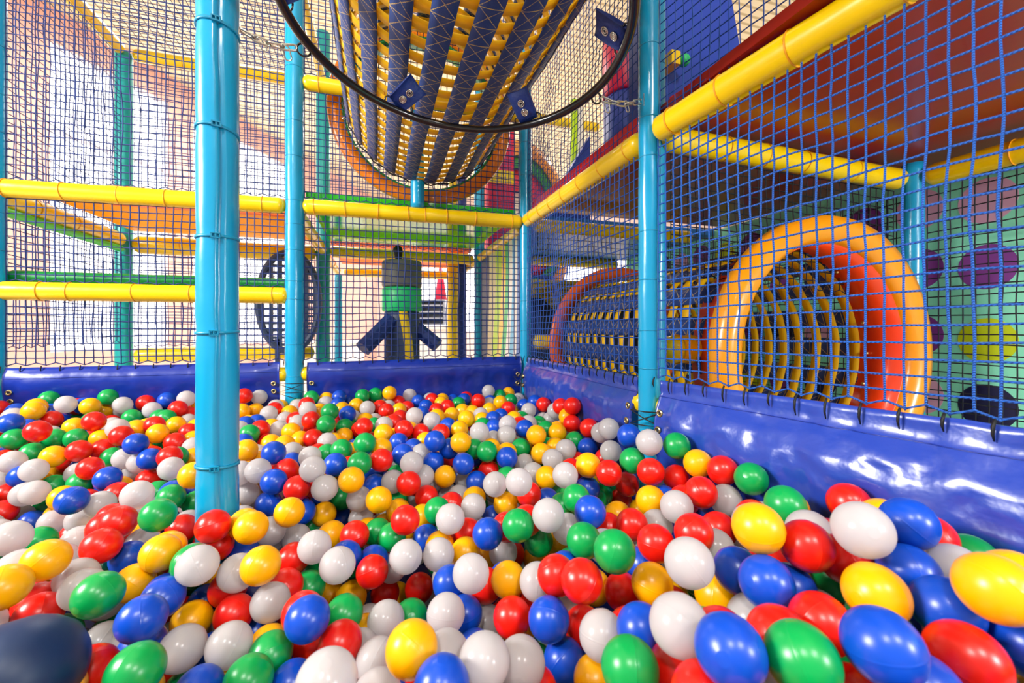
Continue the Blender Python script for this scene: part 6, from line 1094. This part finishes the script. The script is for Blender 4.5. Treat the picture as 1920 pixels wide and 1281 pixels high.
for nm, h0, h1, m in (('block_stand', -1, .715, 'white_pad'), ('lower_block', .72, 1.33, 'crimson'), ('yellow_belt', 1.33, 1.45, 'yellow_pad'), ('upper_block', 1.45, 1.86, 'crimson')):
    v, f = box(P(.96, 3.78, h0), P(1.20, 3.92, h1)); put(nm, v, f, m, parent=cb, loc=P(1.10, 3.85, -1), smooth=False)
pc = root('padded_column', P(1.34, 2.1, .72), 'navy padded column with a pink top beyond the right wall', 'column')
for nm, h0, h1, r, m in (('navy_sleeve', .72, 1.28, .135, 'blue_panel'), ('pink_top', 1.285, 1.62, .14, 'crimson')):
    v, f = cyl((1.34, 2.1), h0, h1, r); put(nm, v, f, m, parent=pc, loc=P(1.34, 2.1, .72))
v, f = tube([P(1.62, 3.3, .692), P(1.62, 3.3, 1.9)], .045, 12); solid('striped_post', [(v, f, 0), (*tube([P(1.56, 3.25, .692), P(1.56, 3.25, 1.9)], .03, 12), 1)], ['white_pad', 'lime'], 'white and lime striped post left of the navy column', 'post', smooth=True)
solid('ramp_panel', [prism([P(1.05, 2.7, .74), P(1.42, 2.7, .74), P(1.42, 2.7, 1.35)], (0, 1, 0), .06)], ['blue_panel'], 'blue wedge panel standing on the platform left of the navy column', 'panel')
solid('slide_side', [prism([P(.98, 1.45, .74), P(1.62, 1.45, .74), P(1.52, 1.45, .98), P(1.36, 1.45, 1.7), P(.98, 1.45, 1.7)], (0, 1, 0), .08)], ['blue_panel'], 'large navy side panel of a slide behind the upper right net', 'panel')
kb = root('ball_handle', P(1.09, 1.40, 1.035), 'small yellow block with a green ball knob behind the upper right net', 'knob')
v, f = box(P(1.065, 1.37, 1.01), P(1.105, 1.452, 1.06)); put('block', v, f, 'yellow_pad', parent=kb, loc=P(1.09, 1.40, 1.035), smooth=False)
v, f = ball(P(1.128, 1.38, 1.035), .024); put('ball_knob', v, f, 'mid_green', parent=kb, loc=P(1.09, 1.40, 1.035))
for x, y, m, lab in ((.66, 3.95, 'yellow_pad', 'slim yellow padded post beyond the orange ring'), (.76, 4.05, 'blue_panel', 'slim navy padded post left of the crimson block')):
    v, f = tube([P(x, y, -1), P(x, y, .5), P(x, y, 1.45)], .05, 16); put('padded_post', v, f, m, label=lab, cat='post')
# dark scalloped panel behind the brown ring
sc = [P(.95, 2.9, -1)]+[P(.95+1.15*i/60, 2.9, .12+.10*abs(math.sin(PI*4*i/60))) for i in range(61)]+[P(2.1, 2.9, -1)]
solid('scalloped_panel', [prism(sc, (0, 1, 0), .04)], ['dark_hole'], 'dark panel with a scalloped top behind the brown ring', 'panel')
solid('yellow_valance', [box(P(.95, 2.98, .14), P(2.1, 3.0, .36))], ['yellow_pad'], 'yellow board behind the dark scalloped panel', 'board')
# furniture in the hall
def hbox(r0, r1, d0, d1, h0, h1):
    pts = [hall(r, d, h) for h in (h0, h1) for r, d in ((r0, d0), (r1, d0), (r1, d1), (r0, d1))]
    return pts, [(0,3,2,1),(4,5,6,7),(0,1,5,4),(1,2,6,5),(2,3,7,6),(3,0,4,7)]
sh = [hbox(-1.45, -1.05, 6.6, 6.85, h, h+.02) for h in (.04, .14, .24, .34, .42)]+[hbox(-1.47, -1.44, 6.6, 6.85, .04, .44), hbox(-1.06, -1.03, 6.6, 6.85, .04, .44), hbox(-1.47, -1.03, 6.84, 6.87, .04, .44)]
solid('display_rack', sh, ['rack_grey'], 'small grey display rack on the low white cabinet in the hall', 'rack')
solid('cabinet', [hbox(-1.6, -.9, 6.5, 6.95, -1, -.02), hbox(-1.62, -.88, 6.48, 6.97, -.02, .03)], ['white_pad'], 'low white cabinet carrying the grey display rack', 'cabinet')
V, F = lathe([(.001, 0), (.10, 0), (.012, .62), (.001, .62)], hall(-1.12, 6.72, .44), (0, 0, 1), 20); solid('parasol_cone', [(V, F)], ['crimson'], 'small folded red cone standing on the grey display rack', 'cone', smooth=True)
solid('counter', [hbox(-3.9, -2.6, 7.0, 7.5, -1, -.25), hbox(-3.95, -2.55, 6.95, 7.55, -.25, -.2)], ['white_pad'], 'white reception counter in the hall beyond the left rear net', 'counter')

# dark padded roll in the near left corner
V, F = rounded_tube(hall(-1.02, .50, -.53), hall(-.605, .60, -.465), .070, sides=36, cap=.9, wob=.004)
put('padded_roll', V, F, 'roll_vinyl', label='dark navy padded roll lying in the near left corner of the pit', cat='padded roll')
# pit floor
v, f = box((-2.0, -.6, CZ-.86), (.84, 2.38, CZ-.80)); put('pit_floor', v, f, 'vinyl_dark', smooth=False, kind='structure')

# ---------------------------------------------------------------- balls
BR = .0358
CM = {'R': 'ball_red', 'Y': 'ball_yellow', 'B': 'ball_blue', 'G': 'ball_green', 'W': 'ball_white'}
def ball_mesh(nu, seam):
    lat = list(np.linspace(0, PI, 21))
    if seam: lat = sorted(lat+[PI/2-.06, PI/2-.022, PI/2+.022, PI/2+.06, .16, .20, .24]); 
    V, F = [], []
    inner = [t for t in lat if 0 < t < PI]
    V.append((0, 0, 1.))
    for t in inner:
        k = 1.0
        if seam and abs(t-PI/2) < 1e-6: k = 1.010
        if seam and abs(t-.20) < 1e-6: k = 1.010
        for i in range(nu): V.append((k*math.sin(t)*math.cos(2*PI*i/nu), k*math.sin(t)*math.sin(2*PI*i/nu), k*math.cos(t)))
    V.append((0, 0, -1.))
    F += [(0, 1+i, 1+(i+1) % nu) for i in range(nu)]
    for j in range(len(inner)-1):
        for i in range(nu): a = 1+j*nu; b = a+nu; F.append((a+i, b+i, b+(i+1) % nu, a+(i+1) % nu))
    a = 1+(len(inner)-1)*nu; e = len(V)-1
    F += [(a+i, e, a+(i+1) % nu) for i in range(nu)]
    return np.array(V)*BR, F
VB, FB = ball_mesh(40, True)
meshes = {}
for c, mm in CM.items():
    me = bpy.data.meshes.new('play_ball'); me.from_pydata(VB.tolist(), [], FB); me.materials.append(M[mm]); me.polygons.foreach_set('use_smooth', [True]*len(me.polygons)); me.update(); meshes[c] = me
rb_ = random.Random(11); protos = {}
for line in BALLS.strip().split('\n'):
    c, xyz, lab = line.split('|'); x, y, z = [int(t)/1000 for t in xyz.split(',')]
    if c not in protos: o = bpy.data.objects.new('play_ball', meshes[c]); protos[c] = o
    else: o = protos[c].copy()
    o.location = (x, y, CZ+z); o.rotation_euler = (rb_.uniform(-PI, PI), rb_.uniform(-PI, PI), rb_.uniform(-PI, PI))
    COL.objects.link(o); tagit(o, lab, 'ball', 'plastic balls filling the pit')
lowV, lowF = ball((0, 0, 0), BR, 20, 12); lowV = np.array(lowV); nV = len(lowV)
allV, allF, mi = [], [], []; off = 0
for k, (c, s) in enumerate(REST.items()):
    for q in s.split():
        x, y, z = [int(t)/1000 for t in q.split(',')]
        allV.append(lowV+np.array((x, y, CZ+z))); allF += [tuple(i+off for i in ff) for ff in lowF]; mi += [k]*len(lowF); off += nV
put('play_balls', np.concatenate(allV), allF, [CM[c] for c in REST], mi=mi, loc=(0, 0, .5), label='all the smaller, farther and half buried balls filling the rest of the pit', cat='balls', group='plastic balls filling the pit', kind='stuff')

# ---------------------------------------------------------------- light
def area(name, loc, target, size, power, color=(1, 1, 1), sizey=None):
    l = bpy.data.lights.new(name, 'AREA'); l.size = size; l.energy = power; l.color = color
    if sizey: l.shape = 'RECTANGLE'; l.size_y = sizey
    o = bpy.data.objects.new(name, l); COL.objects.link(o); o.location = loc
    o.rotation_euler = (Vector(target)-Vector(loc)).to_track_quat('-Z', 'Y').to_euler(); return o
area('window_light', hall(-3.4, -.2, 1.35), hall(.3, 1.2, -.5), 1.0, 240, (1, .97, .92))  # assumed key light, direction read off the ball highlights; no window is built here
area('ceiling_lamp', hall(-.6, -1.6, 2.6), hall(0, 1.5, 0), .35, 62, (1, .98, .94))  # assumed light behind the eye, for small ball highlights and frontal fill
area('ceiling_lamp', hall(1.2, -1.6, 2.2), hall(0.9, 1.2, -.2), .35, 55, (1, .98, .94))  # second assumed light behind the eye; no lamp is modelled for it
area('ceiling_lamp', hall(-2.6, 4.8, 3.2), hall(-2.6, 4.8, 0), 1.5, 160, (1, .98, .96))  # added to brighten the left of the hall; no fitting hangs here
area('ceiling_lamp', hall(.5, 7.5, 3.2), hall(.5, 7.5, 0), 2.0, 290, (1, .98, .96))  # added light for the far hall, likewise without a fitting
area('bay_lamp', (1.5, -1.3, 1.45), (2.28, .75, .85), .4, 45)  # added fill light that brightens the mint dotted wall; no fitting hangs here
w = bpy.data.worlds.new('hall_daylight'); bpy.context.scene.world = w; w.use_nodes = True
w.node_tree.nodes['Background'].inputs[0].default_value = (1, .98, .95, 1); w.node_tree.nodes['Background'].inputs[1].default_value = .5

# ---------------------------------------------------------------- camera
cam = bpy.data.cameras.new('camera'); co = bpy.data.objects.new('camera', cam); COL.objects.link(co)
co.location = (0, 0, CZ); co.rotation_euler = (PI/2, 0, -YAW)
cam.sensor_width = 36; cam.lens = 802/1920*36; cam.shift_y = -(640.5-615)/1920
cam.clip_start = .02; cam.dof.use_dof = True; cam.dof.focus_distance = 1.3; cam.dof.aperture_fstop = 4.0
sc_ = bpy.context.scene; sc_.camera = co
sc_.view_settings.view_transform = 'Standard'; sc_.view_settings.look = 'None'; sc_.view_settings.gamma = 1; sc_.view_settings.exposure = 0
sc_.cycles.use_adaptive_sampling = True; sc_.cycles.adaptive_threshold = .02; sc_.cycles.max_bounces = 6; sc_.cycles.diffuse_bounces = 3; sc_.cycles.glossy_bounces = 3; sc_.cycles.transmission_bounces = 3; sc_.cycles.sample_clamp_indirect = 6
